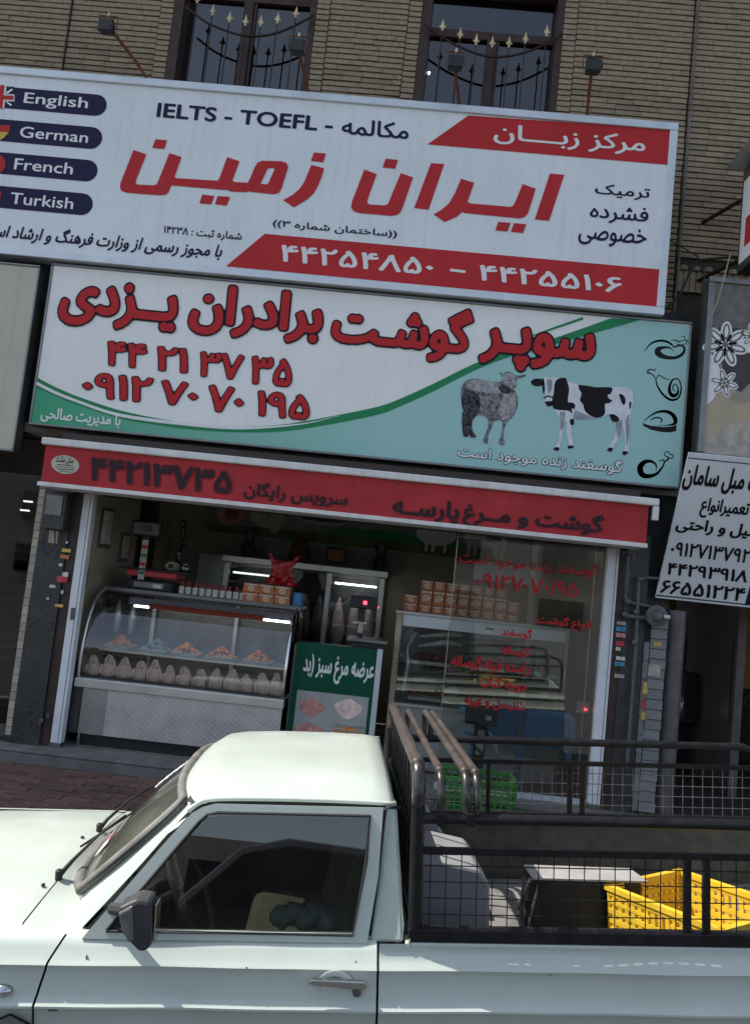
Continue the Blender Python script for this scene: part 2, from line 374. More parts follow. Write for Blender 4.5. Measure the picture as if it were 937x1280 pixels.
# ------------------------------------------------------------------ lettering: Persian shaping, outlines from the built-in font, thickening
import unicodedata as UD
import numpy as np
WORDS = {
'en':'English','de':'German','fr':'French','tr':'Turkish','ielts':'IELTS - TOEFL -','mok':'مکالمه',
'markaz':'مرکز زبــــان','sakht':'((ساختمان شماره ۳))','sabt':'شماره ثبت : ۱۴۲۳۸','mojavez':'با مجوز رسمی از وزارت فرهنگ و ارشاد اسلامی',
'tarmik':'ترمیک','feshorde':'فشرده','khosusi':'خصوصی','p1':'۴۴۲۵۴۸۵۰','p2':'۴۴۲۵۵۱۰۶',
'super':'سوپـر','gusht':'گوشـت','baradaran':'برادران','yazdi':'یــزدی','n44':'۴۴','n21':'۲۱','n37':'۳۷','n35':'۳۵','n0912':'۰۹۱۲','n70':'۷۰','n195':'۱۹۵',
'modir':'با مدیریت صالحی','gusfand':'گوسفند زنده موجود است','phone':'۴۴۲۱۳۷۳۵','service':'سرویس رایگان','gm':'گوشت و مــرغ','parse':'پارســه',
'san':'سان مکث','arze':'عرضه مرغ سبز (بد','mob':'۰۹۱۲۷۰۷۰۱۹۵','anva':'انواع گوشت:','w1':'گوسفند','w2':'گوساله','w3':'راسته فیله گوساله','w4':'جوجه کباب','w5':'شنیسل و غیره',
'u1':'تعمیرات مبل سامان','u2':'تعمیرانواع','u3':'مبل استیل و راحتی','u4':'۰۹۱۲۷۱۳۷۹۲۹','u5':'۴۴۲۹۳۹۱۸','u6':'۶۶۵۵۱۲۲۴','u7':'مبل سامان','u8':'تعمیر انواع','u9':'تعمیرات','dl':'D L'}
BOLD = dict(en=.012, de=.012, fr=.012, tr=.012, ielts=.022, mok=.018, markaz=.016, sakht=.018, sabt=.018, mojavez=.026, tarmik=.016, feshorde=.016, khosusi=.016,
p1=.018, p2=.018, super=.034, gusht=.034, baradaran=.034, yazdi=.034, n44=.022, n21=.022, n37=.022, n35=.022, n0912=.022, n70=.022, n195=.022,
modir=.022, gusfand=.014, phone=.026, service=.022, gm=.026, parse=.026, san=.02, arze=.03, mob=.014, anva=.03, w1=.03, w2=.03, w3=.03, w4=.03, w5=.03,
u1=.032, u2=.028, u3=.032, u4=.02, u5=.022, u6=.022, u7=.035, u8=.025, u9=.035, dl=.05)
RIM = dict(super=.034, gusht=.034, baradaran=.034, yazdi=.034, n44=.032, n21=.032, n37=.032, n35=.032, n0912=.032, n70=.032, n195=.032, gusfand=.04, phone=.028, gm=.022, parse=.022, service=.018)
forms = {}
for cp in list(range(0xFB50, 0xFE00))+list(range(0xFE70, 0xFF00)):
    d = UD.decomposition(chr(cp)).split()
    if len(d) == 2: forms.setdefault(chr(int(d[1], 16)), {})[d[0].strip('<>')] = chr(cp)
    if len(d) == 3 and d[1:] == ['0644', '0627']: forms.setdefault('LA', {})[d[0].strip('<>')] = chr(cp)
forms['ـ'] = {k: 'ـ' for k in ('initial', 'medial', 'final', 'isolated')}
def shape_text(s):
    if not any(UD.category(c) == 'Lo' for c in s): return s
    out = []; i = 0; prev = False; L = []
    while i < len(s):
        if s[i] == 'ل' and i+1 < len(s) and s[i+1] == 'ا': L.append('LA'); i += 2
        else: L.append(s[i]); i += 1
    for i, c in enumerate(L):
        f = forms.get(c)
        if not f: out.append(c); prev = False; continue
        j = i+1 < len(L) and 'final' in forms.get(L[i+1], {}) and ('medial' in f or 'initial' in f)
        k = 'medial' if prev and j else 'initial' if j else 'final' if prev else 'isolated'
        out.append(f[k if k in f else 'isolated']); prev = 'medial' in f or 'initial' in f
    out = out[::-1]; res = []; i = 0
    isd = lambda c: c in '۰۱۲۳۴۵۶۷۸۹' or ord(c) < 128 and c.isalnum()
    while i < len(out):
        j = i
        while j < len(out) and isd(out[j]): j += 1
        if j > i: res += out[i:j][::-1]; i = j
        else: res.append({'(': ')', ')': '('}.get(out[i], out[i])); i += 1
    return ''.join(res)
def font_curves(body):
    c = bpy.data.curves.new('t', 'FONT'); c.body = body
    o = bpy.data.objects.new('t', c); COL.objects.link(o)
    cv = o.to_curve(bpy.context.evaluated_depsgraph_get())
    r = [[(tuple(p.handle_left)[:2], tuple(p.co)[:2], tuple(p.handle_right)[:2]) for p in s.bezier_points] for s in cv.splines]
    o.to_curve_clear(); bpy.data.objects.remove(o); bpy.data.curves.remove(c); return r
left_x = lambda sp: min(p[1][0] for p in sp)
GREF = left_x(font_curves('|')[-1]); GLYPH = {}
def glyph(ch):
    if ch not in GLYPH: GLYPH[ch] = (font_curves(ch) if ch != ' ' else [], left_x(font_curves(ch+'|')[-1])-GREF)
    return GLYPH[ch]
EM = 150
def flatten(s):
    pts = []; n = len(s)
    for i in range(n):
        a, b, c, d = (np.array(v) for v in (s[i][1], s[i][2], s[(i+1) % n][0], s[(i+1) % n][1]))
        cr = lambda p, q: abs(p[0]*q[1]-p[1]*q[0])
        K = 1 if cr(b-a, d-a) < 1e-4 and cr(c-a, d-a) < 1e-4 else 6
        for t in np.arange(K)/K: pts.append((1-t)**3*a+3*(1-t)**2*t*b+3*(1-t)*t*t*c+t**3*d)
    return np.array(pts)
def raster(s):
    x = 0; polys = []
    for ch in s:
        g, adv = glyph(ch)
        for sp in g: p = flatten(sp); p[:, 0] += x; polys.append(p*EM)
        x += adv
    al = np.vstack(polys); mn = al.min(0)-50; w, h = np.ceil(al.max(0)+50-mn).astype(int)+1
    wind = np.zeros((h, w), np.int16)
    for p in polys:
        q = p-mn; n = len(q)
        for i in range(n):
            (x0, y0), (x1, y1) = q[i], q[(i+1) % n]; d = 1
            if y0 == y1: continue
            if y0 > y1: x0, y0, x1, y1, d = x1, y1, x0, y0, -1
            r = np.arange(int(np.ceil(y0-.5)), int(np.ceil(y1-.5)))
            xx = np.ceil(x0+(r+.5-y0)*(x1-x0)/(y1-y0)-.5).astype(int).clip(0, w-1); wind[r, xx] += d
    return np.cumsum(wind, 1) != 0
def dilate(M, rx, ry):
    out = M.copy(); H = M.shape[0]; W = M.shape[1]
    for dy in range(-int(ry), int(ry)+1):
        w = int(rx*np.sqrt(max(0, 1-(dy/ry)**2))); src = M[max(0, -dy):H-max(0, dy)]
        c = np.cumsum(np.pad(src.astype(np.int32), ((0, 0), (w+1, w))), 1); out[max(0, dy):H-max(0, -dy)] |= ((c[:, 2*w+1:]-c[:, :-(2*w+1)]) > 0)[:, :W]
    return out
def soften(A, k=2):
    for _ in range(2):
        for ax in (0, 1): A = sum(np.roll(A, s, ax) for s in range(-k, k+1))/(2*k+1)
    return A
SEGS = {1:[(3,0)],2:[(0,1)],3:[(3,1)],4:[(1,2)],5:[(3,0),(1,2)],6:[(0,2)],7:[(3,2)],8:[(2,3)],9:[(2,0)],10:[(0,1),(2,3)],11:[(2,1)],12:[(1,3)],13:[(1,0)],14:[(0,3)]}
def outline(F):
    Bm = (F > .5).astype(int); code = Bm[:-1, :-1]+Bm[:-1, 1:]*2+Bm[1:, 1:]*4+Bm[1:, :-1]*8
    ys, xs = np.nonzero((code > 0) & (code < 15)); nxt = {}
    for y, x in zip(ys.tolist(), xs.tolist()):
        E_ = (('h', y, x), ('v', y, x+1), ('h', y+1, x), ('v', y, x))
        for a, b in SEGS[int(code[y, x])]: nxt[E_[a]] = E_[b]
    def pos(e):
        k, y, x = e; a = F[y, x]; b = F[y, x+1] if k == 'h' else F[y+1, x]; t = (.5-a)/(b-a)
        return (x+t, y) if k == 'h' else (x, y+t)
    loops = []
    while nxt:
        s, e = nxt.popitem(); L = [pos(s)]
        while e != s: L.append(pos(e)); e = nxt.pop(e)
        loops.append(np.array(L))
    return loops
def peuck(Q, tol):
    if len(Q) < 3: return Q
    a, b = Q[0], Q[-1]; d = b-a; l = np.hypot(*d)
    ds = np.abs((Q[:, 0]-a[0])*d[1]-(Q[:, 1]-a[1])*d[0])/l if l > 1e-9 else np.hypot(*(Q-a).T)
    i = ds.argmax()
    return np.array([a, b]) if ds[i] < tol else np.vstack([peuck(Q[:i+1], tol)[:-1], peuck(Q[i:], tol)])
def thin(L, tol):
    i = np.hypot(*(L-L[0]).T).argmax()
    return np.vstack([peuck(L[:i+1], tol)[:-1], peuck(np.vstack([L[i:], L[:1]]), tol)[:-1]])
TXT = {}
for key_, word_ in WORDS.items():
    r_ = BOLD[key_]*EM; F_ = dilate(raster(shape_text(word_)), r_*1.25, r_)
    Ls = [l for l in (thin(l, .5) for l in outline(soften(F_.astype(float)))) if len(l) > 2]
    al = np.vstack(Ls); mn = al.min(0); mx = al.max(0); TXT[key_] = ((0, 0, 1, 1), [((l-mn)/(mx-mn)).tolist() for l in Ls])
    if key_ in RIM:
        o_ = RIM[key_]*EM; Ls = [l for l in (thin(l, .8) for l in outline(soften(dilate(F_, o_, o_).astype(float), 3))) if len(l) > 6]
        b_ = np.vstack(Ls); m2 = b_.min(0); x2 = b_.max(0)
        TXT[key_+'_o'] = ((*((m2-mn)/(mx-mn)), *((x2-mn)/(mx-mn))), [((l-m2)/(x2-m2)).tolist() for l in Ls])
def VP(Y): return Plane((0, Y, 0), (0, -1, 0))
# ------------------------------------------------------------------ the setting
YW = 7.15
struct('road', MB().add([(-30, -30, -.53-30*.07), (30, -30, -.53+30*.07), (30, 4.75, -.53+30*.07), (-30, 4.75, -.53-30*.07)], [(0, 1, 2, 3)]), 'asphalt')
side = struct('sidewalk', MB().box(-12, 12, 4.95, 6.62, -2.6, -.10), 'paver_joint')
struct('kerb', MB().box(-12, 12, 4.78, 4.947, -2.6, -.085), 'concrete_light', bevel=.015)
struct('ground', MB().box(-60, 60, 6.64, 40, -2.6, -.03), 'concrete')
struct('shop_step', MB().box(-3.6, 3.4, 6.66, 6.9, -.029, .0), 'concrete', bevel=.012)
# paving bricks: the ones beside the bonnet singly, the rest of the pavement as one mass
PB = []
for ln in (.196, .094): PB.append(mesh('paving_brick', MB().box(0, ln, 0, .094, -.03, .012), 'paver'))
rest = MB(); n = 0
rows = [(4.97+.1*k) for k in range(16)]
for r, y in enumerate(rows):
    x = -12+(r % 2)*.1
    while x < 12:
        if -3.6 < x < -.2:
            o = bpy.data.objects.new('paving_brick', PB[0]); COL.objects.link(o); o.parent = side
            o.location = (x+rng.uniform(-.002, .002), y+rng.uniform(-.002, .002), -.10+rng.uniform(-.004, .004)); n += 1
        else: rest.box(x, x+.195, y, y+.094, -.11, -.09+rng.uniform(-.003, .003))
        x += .2
obj('paving_bricks', rest, 'paver', side, kind='stuff')

# ------------------------------------------------------------------ brick building
bld = thing('brick_building', 'tan narrow-brick apartment building rising behind the shop signs', 'building', (0, YW, 0))
LW = (-2.66, -1.30, 5.1, 7.45); RW = (-.30, 1.03, 5.1, 7.45)
w = MB()
for a, b in ((-12, LW[0]), (LW[1], RW[0]), (RW[1], 12)): w.box(a, b, YW+.02, YW+.3, 2.65, 9.49)
for q in (LW, RW):
    w.box(q[0], q[1], YW+.02, YW+.3, 2.65, q[2]); w.box(q[0], q[1], YW+.02, YW+.3, q[3], 9.49)
obj('wall', w, 'mortar', bld)
up_ = MB().box(-12, 12, 5.9, 7.6, 9.5, 12); obj('shade_overhang', up_, 'cornice', bld)  # unseen overhang, added and sized to shade the facade and pavement
CH = .0545; JN = .012
BM = {}
def bmesh_len(l):
    k = round(l, 2)
    if k not in BM: BM[k] = mesh('brick', MB().box(.0008, k-.002, -.012, .03, .002, CH-JN), 'brick')
    return BM[k]
spots = []
def course(x0, x1, z, y=YW, first=None):
    x = x0; l = first or rng.choice((.12, .2, .26, .18))
    while x < x1-.02:
        if x+l > x1-.06: l = x1-x
        spots.append((x, y, z, l)); x += l; l = rng.choice((.2, .22, .24, .3, .18))
nz = 0; z = 4.25
while z < 7.8:
    for a, b in ((-8.5, -3.66), (-3.64, LW[0]-.13), (LW[1]+.13, RW[0]-.13), (RW[1]+.13, 2.235), (2.25, 8.0)):
        if z < 5.6 and b < 2: continue
        if a > 2.2 and z < 4.85 : continue
        course(a, b, z)
    if z > 5.0:
        for q in (LW, RW):
            for a, b in ((q[0]-.125, q[0]-.003), (q[1]+.003, q[1]+.125)): spots.append((a, YW-.012, z-.02, b-a))
    z += CH
for z in [3.9+CH*k for k in range(6)]: spots.append((1.98, YW, z, .25))
vis = lambda s: (lambda d: d.dot(fwd) > 0 and abs(d.dot(rt)/d.dot(fwd)) < .50 and abs(d.dot(up)/d.dot(fwd)) < .66)(Vector((s[0]+.1, s[1], s[2]))-CAM) and not (s[2] < 5.78 and s[0] < 1.9)
seen = [s for s in spots if vis(s)]; seen.sort(key=lambda s: s[3] < .13)
print('bricks seen', len(seen), 'all', len(spots))
single = set(seen[:300])
mb = MB()
for s in spots:
    if s in single:
        o = bpy.data.objects.new('brick', bmesh_len(s[3])); COL.objects.link(o); o.parent = bld
        o.location = Vector((s[0], s[1]+rng.uniform(-.004, .003), s[2]))-ORG[bld.name]
    else:
        j = rng.uniform(-.004, .003); mb.box(s[0]+.0008, s[0]+s[3]-.002, s[1]-.012+j, s[1]+.03, s[2]+.002, s[2]+CH-JN)
obj('bricks', mb, 'brick', bld, kind='stuff')
SB = mesh('upright_brick', MB().box(.003, .052, -.02, .03, .0, .19), 'brick'); RB = mesh('round_brick', MB().lathe([(.001, -.0), (.04, .002), (.043, .03), (.03, .045)], (.05, 0, 0), 10), 'brick')
for k in range(28):
    x = 2.26+k*.056
    o = bpy.data.objects.new('upright_brick', SB); COL.objects.link(o); o.parent = bld; o.location = Vector((x, YW, 4.58))-ORG[bld.name]
    if k % 2 == 0:
        o = bpy.data.objects.new('round_brick', RB); COL.objects.link(o); o.parent = bld; o.location = Vector((x, YW-.01, 4.775))-ORG[bld.name]
for k in range(5):
    o = bpy.data.objects.new('upright_brick', SB); COL.objects.link(o); o.parent = bld; o.location = Vector((1.95+k*.056, YW, 3.72))-ORG[bld.name]
# windows with frame, panes and curtain
for wi, q in enumerate((LW, RW)):
    x0, x1, z0, z1 = q; win = MB().box(x0+.01, x1-.01, YW+.262, YW+.28, z0, z1)
    wo = obj('window', win, 'curtain', bld)
    f = MB(); t = .09
    f.box(x0, x0+t, YW-.02, YW+.24, z0, z1); f.box(x1-t*.7, x1, YW-.02, YW+.24, z0, z1); f.box(x0+t, x1-t*.7, YW+.05, YW+.24, z1-t, z1); f.box(x0+t, x1-t*.7, YW+.0, YW+.24, z0, z0+t)
    zt = 7.12 if wi == 0 else 6.93; mx = (x0+x1)/2+(.0 if wi == 0 else .02)
    f.box(x0+t, x1-t*.7, YW+.11, YW+.2, zt, zt+.08); f.box(mx-.045, mx+.045, YW+.1, YW+.19, z0+t, zt)
    f.box(mx+.05, mx+.075, YW+.12, YW+.19, z0+t, zt-.001)
    obj('frame', f, 'window_wood', wo)
    for a, b, c, d in ((x0+t, mx-.045, z0+t, zt), (mx+.075, x1-t*.7, z0+t, zt), (x0+t, x1-t*.7, zt+.08, z1-t)):
        obj('pane', MB().box(a, b, YW+.15, YW+.158, c, d), 'window_glass', wo)
    gr = obj('window_grille', MB().tube([(x0+.06, YW-.05, 5.3), (x1-.05, YW-.05, 5.3)], .009), 'iron', bld)
    GY = YW-.07
    rail = [(232, 8), (262, 30), (308, 45), (350, 40), (393, 19)] if wi == 0 else [(530, 31), (567, 55), (612, 71), (658, 65), (702, 44)]
    tips = [(247, -1), (266, 14), (287, 23), (307, 27), (326, 28), (347, 24), (370, 17)] if wi == 0 else [(553, 33), (575, 43), (595, 51), (615, 54), (636, 54), (656.5, 49), (683, 40)]
    obj('curved_rail', MB().tube([tuple(P(x, y, GY)) for x, y in smoothc(rail, 5)], .011), 'iron', gr, smooth=True)
    for px_, py_ in tips:
        c_ = P(px_, py_, GY); x = c_.x; z = c_.z-.045
        obj('bar', MB().tube([(x, GY, 5.2), (x, GY, z)], .007, 6), 'iron', gr)
        s = MB().lathe([(.004, 0), (.011, .015), (.006, .03), (.022, .045), (.012, .075), (.001, .12)], (x, GY, z), 8, sy=.5)
        for g in (-1, 1): s.tube([(x, GY, z+.03), (x+g*.022, GY, z+.035), (x+g*.03, GY, z+.055)], [.006, .006, .002], 6)
        obj('spearhead', s, 'gold', gr, auto=50)
obj('lit_lamp', MB().blob((P(536, 90, YW+.13).x, YW+.14, P(536, 90, YW+.13).z), .012, .008, .009), 'lamp_white', bld)
dp = tag(obj('downpipe', MB().tube([(2.262, YW-.04, 9.4), (2.258, YW-.04, 4.9), (2.245, YW-.04, 4.2), (2.2, YW-.05, 3.2)], .011), 'pipe'), 'thin vertical conduit running down the brick wall at the right', 'pipe')
dp2 = tag(obj('thin_cable', MB().tube([(-3.65, YW-.02, 7.9), (-3.65, YW-.02, 5.0)], .008), 'cable'), 'thin dark cable running down the bricks at upper left', 'cable')
c1 = P(838, 285, 7.0); c2 = P(862, 318, 6.95); c3 = P(905, 322, 6.95); c4 = P(937, 324, 6.9); c0 = P(835, 380, 7.0)
tag(obj('cable', MB().tube([P(835, 383, 6.7), P(848, 370, 6.9), P(862, 340, 6.95), P(872, 325, 6.95), c3, c4], .011), 'cable'), 'black cable looping along the brick wall beside the white sign', 'cable')
tag(obj('cable', MB().tube([P(833, 298, 6.8), P(850, 308, 7), P(872, 321, 6.95), P(880, 345, 6.8), P(873, 400, 6.8)], .006), 'cable'), 'thin wire sagging from the white sign to the dark corner', 'cable')
tag(obj('cable', MB().tube([P(912, 318, 6.3), P(905, 345, 6.35), P(897, 375, 6.38), P(890, 392, 6.4)], .005), 'cable_pale'), 'pale loose cord hanging in front of the floral sign', 'cord')
tag(obj('dark_panel', MB().box(2.0, 2.34, 6.95, 7.12, .6+1.1, 4.3), 'black'), 'dark recessed strip between the green sign and the floral sign', 'panel')

# ------------------------------------------------------------------ language school sign
def signbox(t, x0, x1, z0, z1, Y, depth, face, fr, fw, frY=.02):
    obj('face', MB().box(x0, x1, Y, Y+.01, z0, z1), face, t)
    obj('box', MB().box(x0+.02, x1-.02, Y+.012, Y+depth, z0+.02, z1-.02), fr, t)
    for a in ((x0-fw, x1+fw, z1, z1+fw), (x0-fw, x1+fw, z0-fw, z0)): obj('frame', MB().box(a[0], a[1], Y-frY, Y+depth*.9, a[2], a[3]), fr, t, bevel=.006)
    for a in ((x0-fw, x0), (x1, x1+fw)): obj('frame', MB().box(a[0], a[1], Y-frY+.002, Y+depth*.9-.004, z0+.001, z1-.001), fr, t, bevel=.006)
Y1 = 6.6; p1 = VP(Y1)
ls = thing('shop_sign', 'long white language school sign with red lettering, topmost board over the shop', 'sign', (-1.2, Y1, 4.14))
signbox(ls, -4.35, 1.935, 4.205, 5.765, Y1, .16, 'sign_white', 'alu_frame', .068)
for k, (c, top, bot, rx) in enumerate(((132, (122, 118.4), (122, 145.2), (133.7, 132)), (173.7, (115.9, 159), (115.9, 186.5), (128, 173.7)),
        (214.3, (109.8, 200), (109.8, 227.1), (122.2, 214.3)), (256, (103.7, 241.7), (103.7, 269.2), (116.3, 256)))):
    z1 = p1.uv(top)[1]; z0 = p1.uv(bot)[1]; xr = p1.uv(rx)[0]; r = (z1-z0)/2; zc = (z0+z1)/2
    L = [(-4.28, z0), (-4.28, z1)]+[(xr-r+r*math.cos(a), zc+r*math.sin(a)) for a in [math.pi/2-math.pi*i/14 for i in range(15)]]
    vs, fs = fill2d([L]); obj('navy_band', MB().add([p1.pt(a, b, .003) for a, b in vs], fs), 'navy', ls)
def disc_at(px, py, r, m, x1=None, a0=0, a1=2*math.pi):
    cx, cz = p1.uv((px, py)); L = [(cx+r*math.cos(a0+(a1-a0)*i/24), cz+r*math.sin(a0+(a1-a0)*i/24)) for i in range(25)]
    vs, fs = fill2d([L]); return obj('flag_emblem', MB().add([p1.pt(a, b, .0045) for a, b in vs], fs), m, ls)
# flags cut by the left edge of the photograph
shape(p1, [[(-30, 108), (18, 108.6), (18, 119), (0, 135.5), (-30, 134)]], 'navy', ls, .0045)
shape(p1, [[(-30, 119), (18, 120), (18, 125.5), (-30, 124.5)]], 'sign_red', ls, .0075); shape(p1, [[(1, 107), (6.5, 107), (4, 136), (-2, 136)]], 'sign_red', ls, .0078)
shape(p1, [[(-1, 107), (9, 107), (6, 136), (-4, 136)]], 'print_white', ls, .006); shape(p1, [[(-30, 117.5), (19, 118.5), (19, 127.3), (-30, 126)]], 'print_white', ls, .0062)
for a in ([(8, 116), (15, 111.5), (17.5, 112.5), (10, 118)], [(8, 128), (14, 133), (16, 131.5), (10, 127.5)]): shape(p1, [a], 'print_white', ls, .0064)
shape(p1, [[(-20, 156), (13.5, 157), (12, 165.5), (-20, 164)]], 'sign_red', ls, .005); shape(p1, [[(-20, 164.2), (11.8, 165.7), (6, 172), (0, 176), (-20, 176)]], 'yellow_plastic', ls, .005)
disc_at(-6, 205.5, .095, 'sign_red'); disc_at(-10, 244, .085, 'sign_red')
for k, L, Rr, T, B in (('en', (30.5, 124.9), (110.4, 132), (33.5, 115.9), (62, 136)), ('de', (25.4, 167.6), (110.4, 175.7), (33.5, 158.6), (33.5, 172.6)),
        ('fr', (18.7, 205.2), (91.9, 212.3), (26.4, 198.5), (19.3, 212.3)), ('tr', (14.6, 242.8), (92.5, 255), (20.3, 241.1), (18.9, 255.4))):
    text(k, p1, L, Rr, T, B, 'print_white', ls, .0055)
text('ielts', p1, (195.6, 145), (416, 159.5), (199, 128.4), (196.6, 146.5), 'navy', ls)
text('mok', p1, (427, 160.5), (510.6, 168), (482, 152), (500, 174), 'navy', ls)
shape(p1, [[(585, 144.5), (836, 162.2), (834, 206.2), (534, 180.6)]], 'sign_red', ls)
shape(p1, [[(331, 292.4), (836, 338), (822, 384), (282.4, 333)]], 'sign_red', ls)
text('markaz', p1, (616, 175.6), (805.6, 185.6), (768, 167), (788, 194.6), 'print_white', ls, .006)
big1 = [[(85,180),(135,197),(97,292),(93,308),(100,315),(165,318),(177,312),(225,192),(272,208),(245,285),(250,290),(410,300),(418,295),(450,208),(498,224),(470,300),(478,305),(530,308),(542,286),(556,250),(568,230),(585,222),(660,224),(680,230),(688,245),(662,330),(650,348),(630,353),(540,343),(533,340),(525,345),(462,342),(450,335),(440,336),(232,318),(222,345),(210,354),(190,357),(60,347),(38,340),(32,325),(34,310)],
        [(608,252),(630,250),(635,255),(610,310),(605,315),(580,312),(583,305)]]
shape(p1, big1, 'sign_red', ls, .004, 'lettering', 3.123, 140, 130)
for q in ([(170,138),(216,142),(205,176),(158,172)], [(353,354),(400,360),(388,392),(342,388)], [(413,360),(462,363),(448,397),(402,392)],
          [(778,238),(828,252),(818,285),(805,318),(788,348),(762,373),(710,404),(668,376),(705,355),(732,332),(750,305),(765,270)], [(788,190),(835,194),(824,228),(776,223)]):
    shape(p1, [q], 'sign_red', ls, .004, 'lettering', 3.123, 140, 130)
for q in ([(110,100),(158,118),(122,220),(122,232),(130,237),(190,240),(202,235),(252,114),(300,131),(262,240),(250,268),(235,278),(215,281),(90,270),(68,263),(58,248),(62,225)], [(193,58),(241,63),(230,97),(181,92)],
          [(370,75),(421,79),(360,257),(304,250)], [(487,136),(538,152),(512,225),(520,232),(680,246),(692,240),(727,157),(778,175),(748,270),(735,285),(715,291),(500,270),(492,265),(470,285),(422,305),(380,275),(410,258),(440,232),(462,195)],
          [(632,305),(680,308),(668,342),(620,338)], [(693,309),(741,314),(728,348),(681,343)], [(833,116),(889,121),(830,300),(774,295)]):
    shape(p1, [q], 'sign_red', ls, .004, 'lettering', 3.123, 420, 180)
text('sakht', p1, (341, 280), (496, 292.4), (342.6, 274.5), (492, 298.8), 'navy', ls)
text('sabt', p1, (204.7, 289.4), (302.5, 296), (261, 287), (298.5, 302.5), 'navy', ls)
text('mojavez', p1, (-36, 285.5), (278.4, 312), (118, 289.5), (98, 310), 'navy', ls, shear=.2)
text('tarmik', p1, (743, 237), (811.6, 244), (755.4, 230), (788, 249.8), 'navy', ls)
text('feshorde', p1, (736.4, 267.4), (809.6, 273.4), (775.5, 257.3), (773, 280), 'navy', ls)
text('khosusi', p1, (722, 297.4), (807, 302.5), (800.6, 287), (732.9, 306), 'navy', ls)
text('p1', p1, (351, 316), (541.7, 332.5), (355, 306.5), (353, 327.5), 'print_white', ls, .006)
text('p2', p1, (598.4, 341), (776.5, 355), (602.4, 331.5), (601.4, 351), 'print_white', ls, .006)
shape(p1, [[(562.3, 336), (581.4, 338.4), (581, 341.6), (562, 339.4)]], 'print_white', ls, .006, 'lettering')

# ------------------------------------------------------------------ floodlights on arms along that sign
def floodlight(hx, hz, bx, tilt, label):
    t = thing('floodlight', label, 'floodlight', (bx, Y1+.05, 5.83), 'floodlights on rusty arms along the top sign')
    hd = Vector((hx, 6.28, hz)); o = Vector((bx, Y1+.05, 5.8))
    obj('arm', MB().tube([o, (o+hd)/2+Vector((0, .02, .02)), hd], .014, 8), 'rust', t)
    h = MB(); w_, hh, d = .066, .056, .045; c = hd+Vector((tilt*.03, -.03, .0))
    h.add([c+Vector(v) for v in [(-w_,-d,-hh),(w_,-d,-hh),(w_*.75,d,-hh*.7),(-w_*.75,d,-hh*.7),(-w_,-d,hh),(w_,-d,hh),(w_*.75,d,hh*.7),(-w_*.75,d,hh*.7)]],
          [(0,3,2,1),(4,5,6,7),(0,1,5,4),(1,2,6,5),(2,3,7,6),(3,0,4,7)])
    hb = obj('housing', h, 'black', t, bevel=.008)
    obj('lens', MB().box(c.x-w_+.01, c.x+w_-.01, c.y-d-.006, c.y-d-.001, c.z-hh+.01, c.z+hh-.01), 'black', hb)
    obj('bracket', MB().tube([c+Vector((-w_-.012, 0, -.01)), c+Vector((-w_-.012, 0, hh+.05)), c+Vector((w_+.012, 0, hh+.05)), c+Vector((w_+.012, 0, -.01))], .006, 6), 'rust', t)
    obj('knob', MB().lathe([(.012, 0), (.012, .03), (.004, .04)], c+Vector((0, 0, hh+.045)), 8), 'gold', t)
floodlight(-2.84, 6.03, -2.58, -1, 'black floodlight on a slanting rusty arm, farthest left above the white sign')
floodlight(-1.26, 5.99, -1.18, 0, 'black floodlight on a leaning arm in front of the left window')
floodlight(.05, 5.965, .14, 0, 'black floodlight standing in front of the right window')
floodlight(1.17, 6.03, 1.235, 0, 'black floodlight on an upright red-brown arm against the bricks')

# ------------------------------------------------------------------ butcher sign
Y2 = 6.65; p2 = VP(Y2)
bs = thing('shop_sign', 'white and turquoise butcher sign picturing a sheep and a cow', 'sign', (-.5, Y2, 2.7))
signbox(bs, -3.225, 2.24, 2.715, 4.1, Y2, .15, 'sign_white2', 'steel_dark', .022, .012)
top = [(45,471),(70,484),(100,496.6),(150,513),(200,523.5),(251,531),(301,533.5),(351,531),(401,523),(470,509),(500,498.5),(542,479.5),(592,455),(640,438),(683,426),(763,398)]
low = [(43.5,483),(70,495),(100,507),(150,523),(200,532),(251,538),(301,540.5),(351,539.5),(401,532.5),(470,519),(500,508),(542,489),(592,463.5),(640,445),(683,433.5),(800,400)]
def curve_px(L): return smoothc(L, 4)
f2 = curve_px(top); g2 = curve_px(low)
shape(p2, [g2+[(864.5, 408), (846.5, 611), (39, 529)]], 'teal_print', bs, .003)
shape(p2, [f2+g2[::-1]], 'green_dark', bs, .005)
wl = curve_px([(44,480),(70,493),(100,504.5),(150,521),(226,531.5),(301,537),(376,531),(424,520)]); wh = curve_px([(44.5,476),(70,489),(100,501),(150,517),(226,527.5),(301,533.6),(376,529.5),(424,519.6)])
shape(p2, [wh+wl[::-1]], 'print_white', bs, .0065)
stroke(p2, [(662, 421), (690, 411), (728, 398)], [1, 2.5, 3], 'green_dark', bs, .005)
tt = dict(off=.008, outm='print_black')
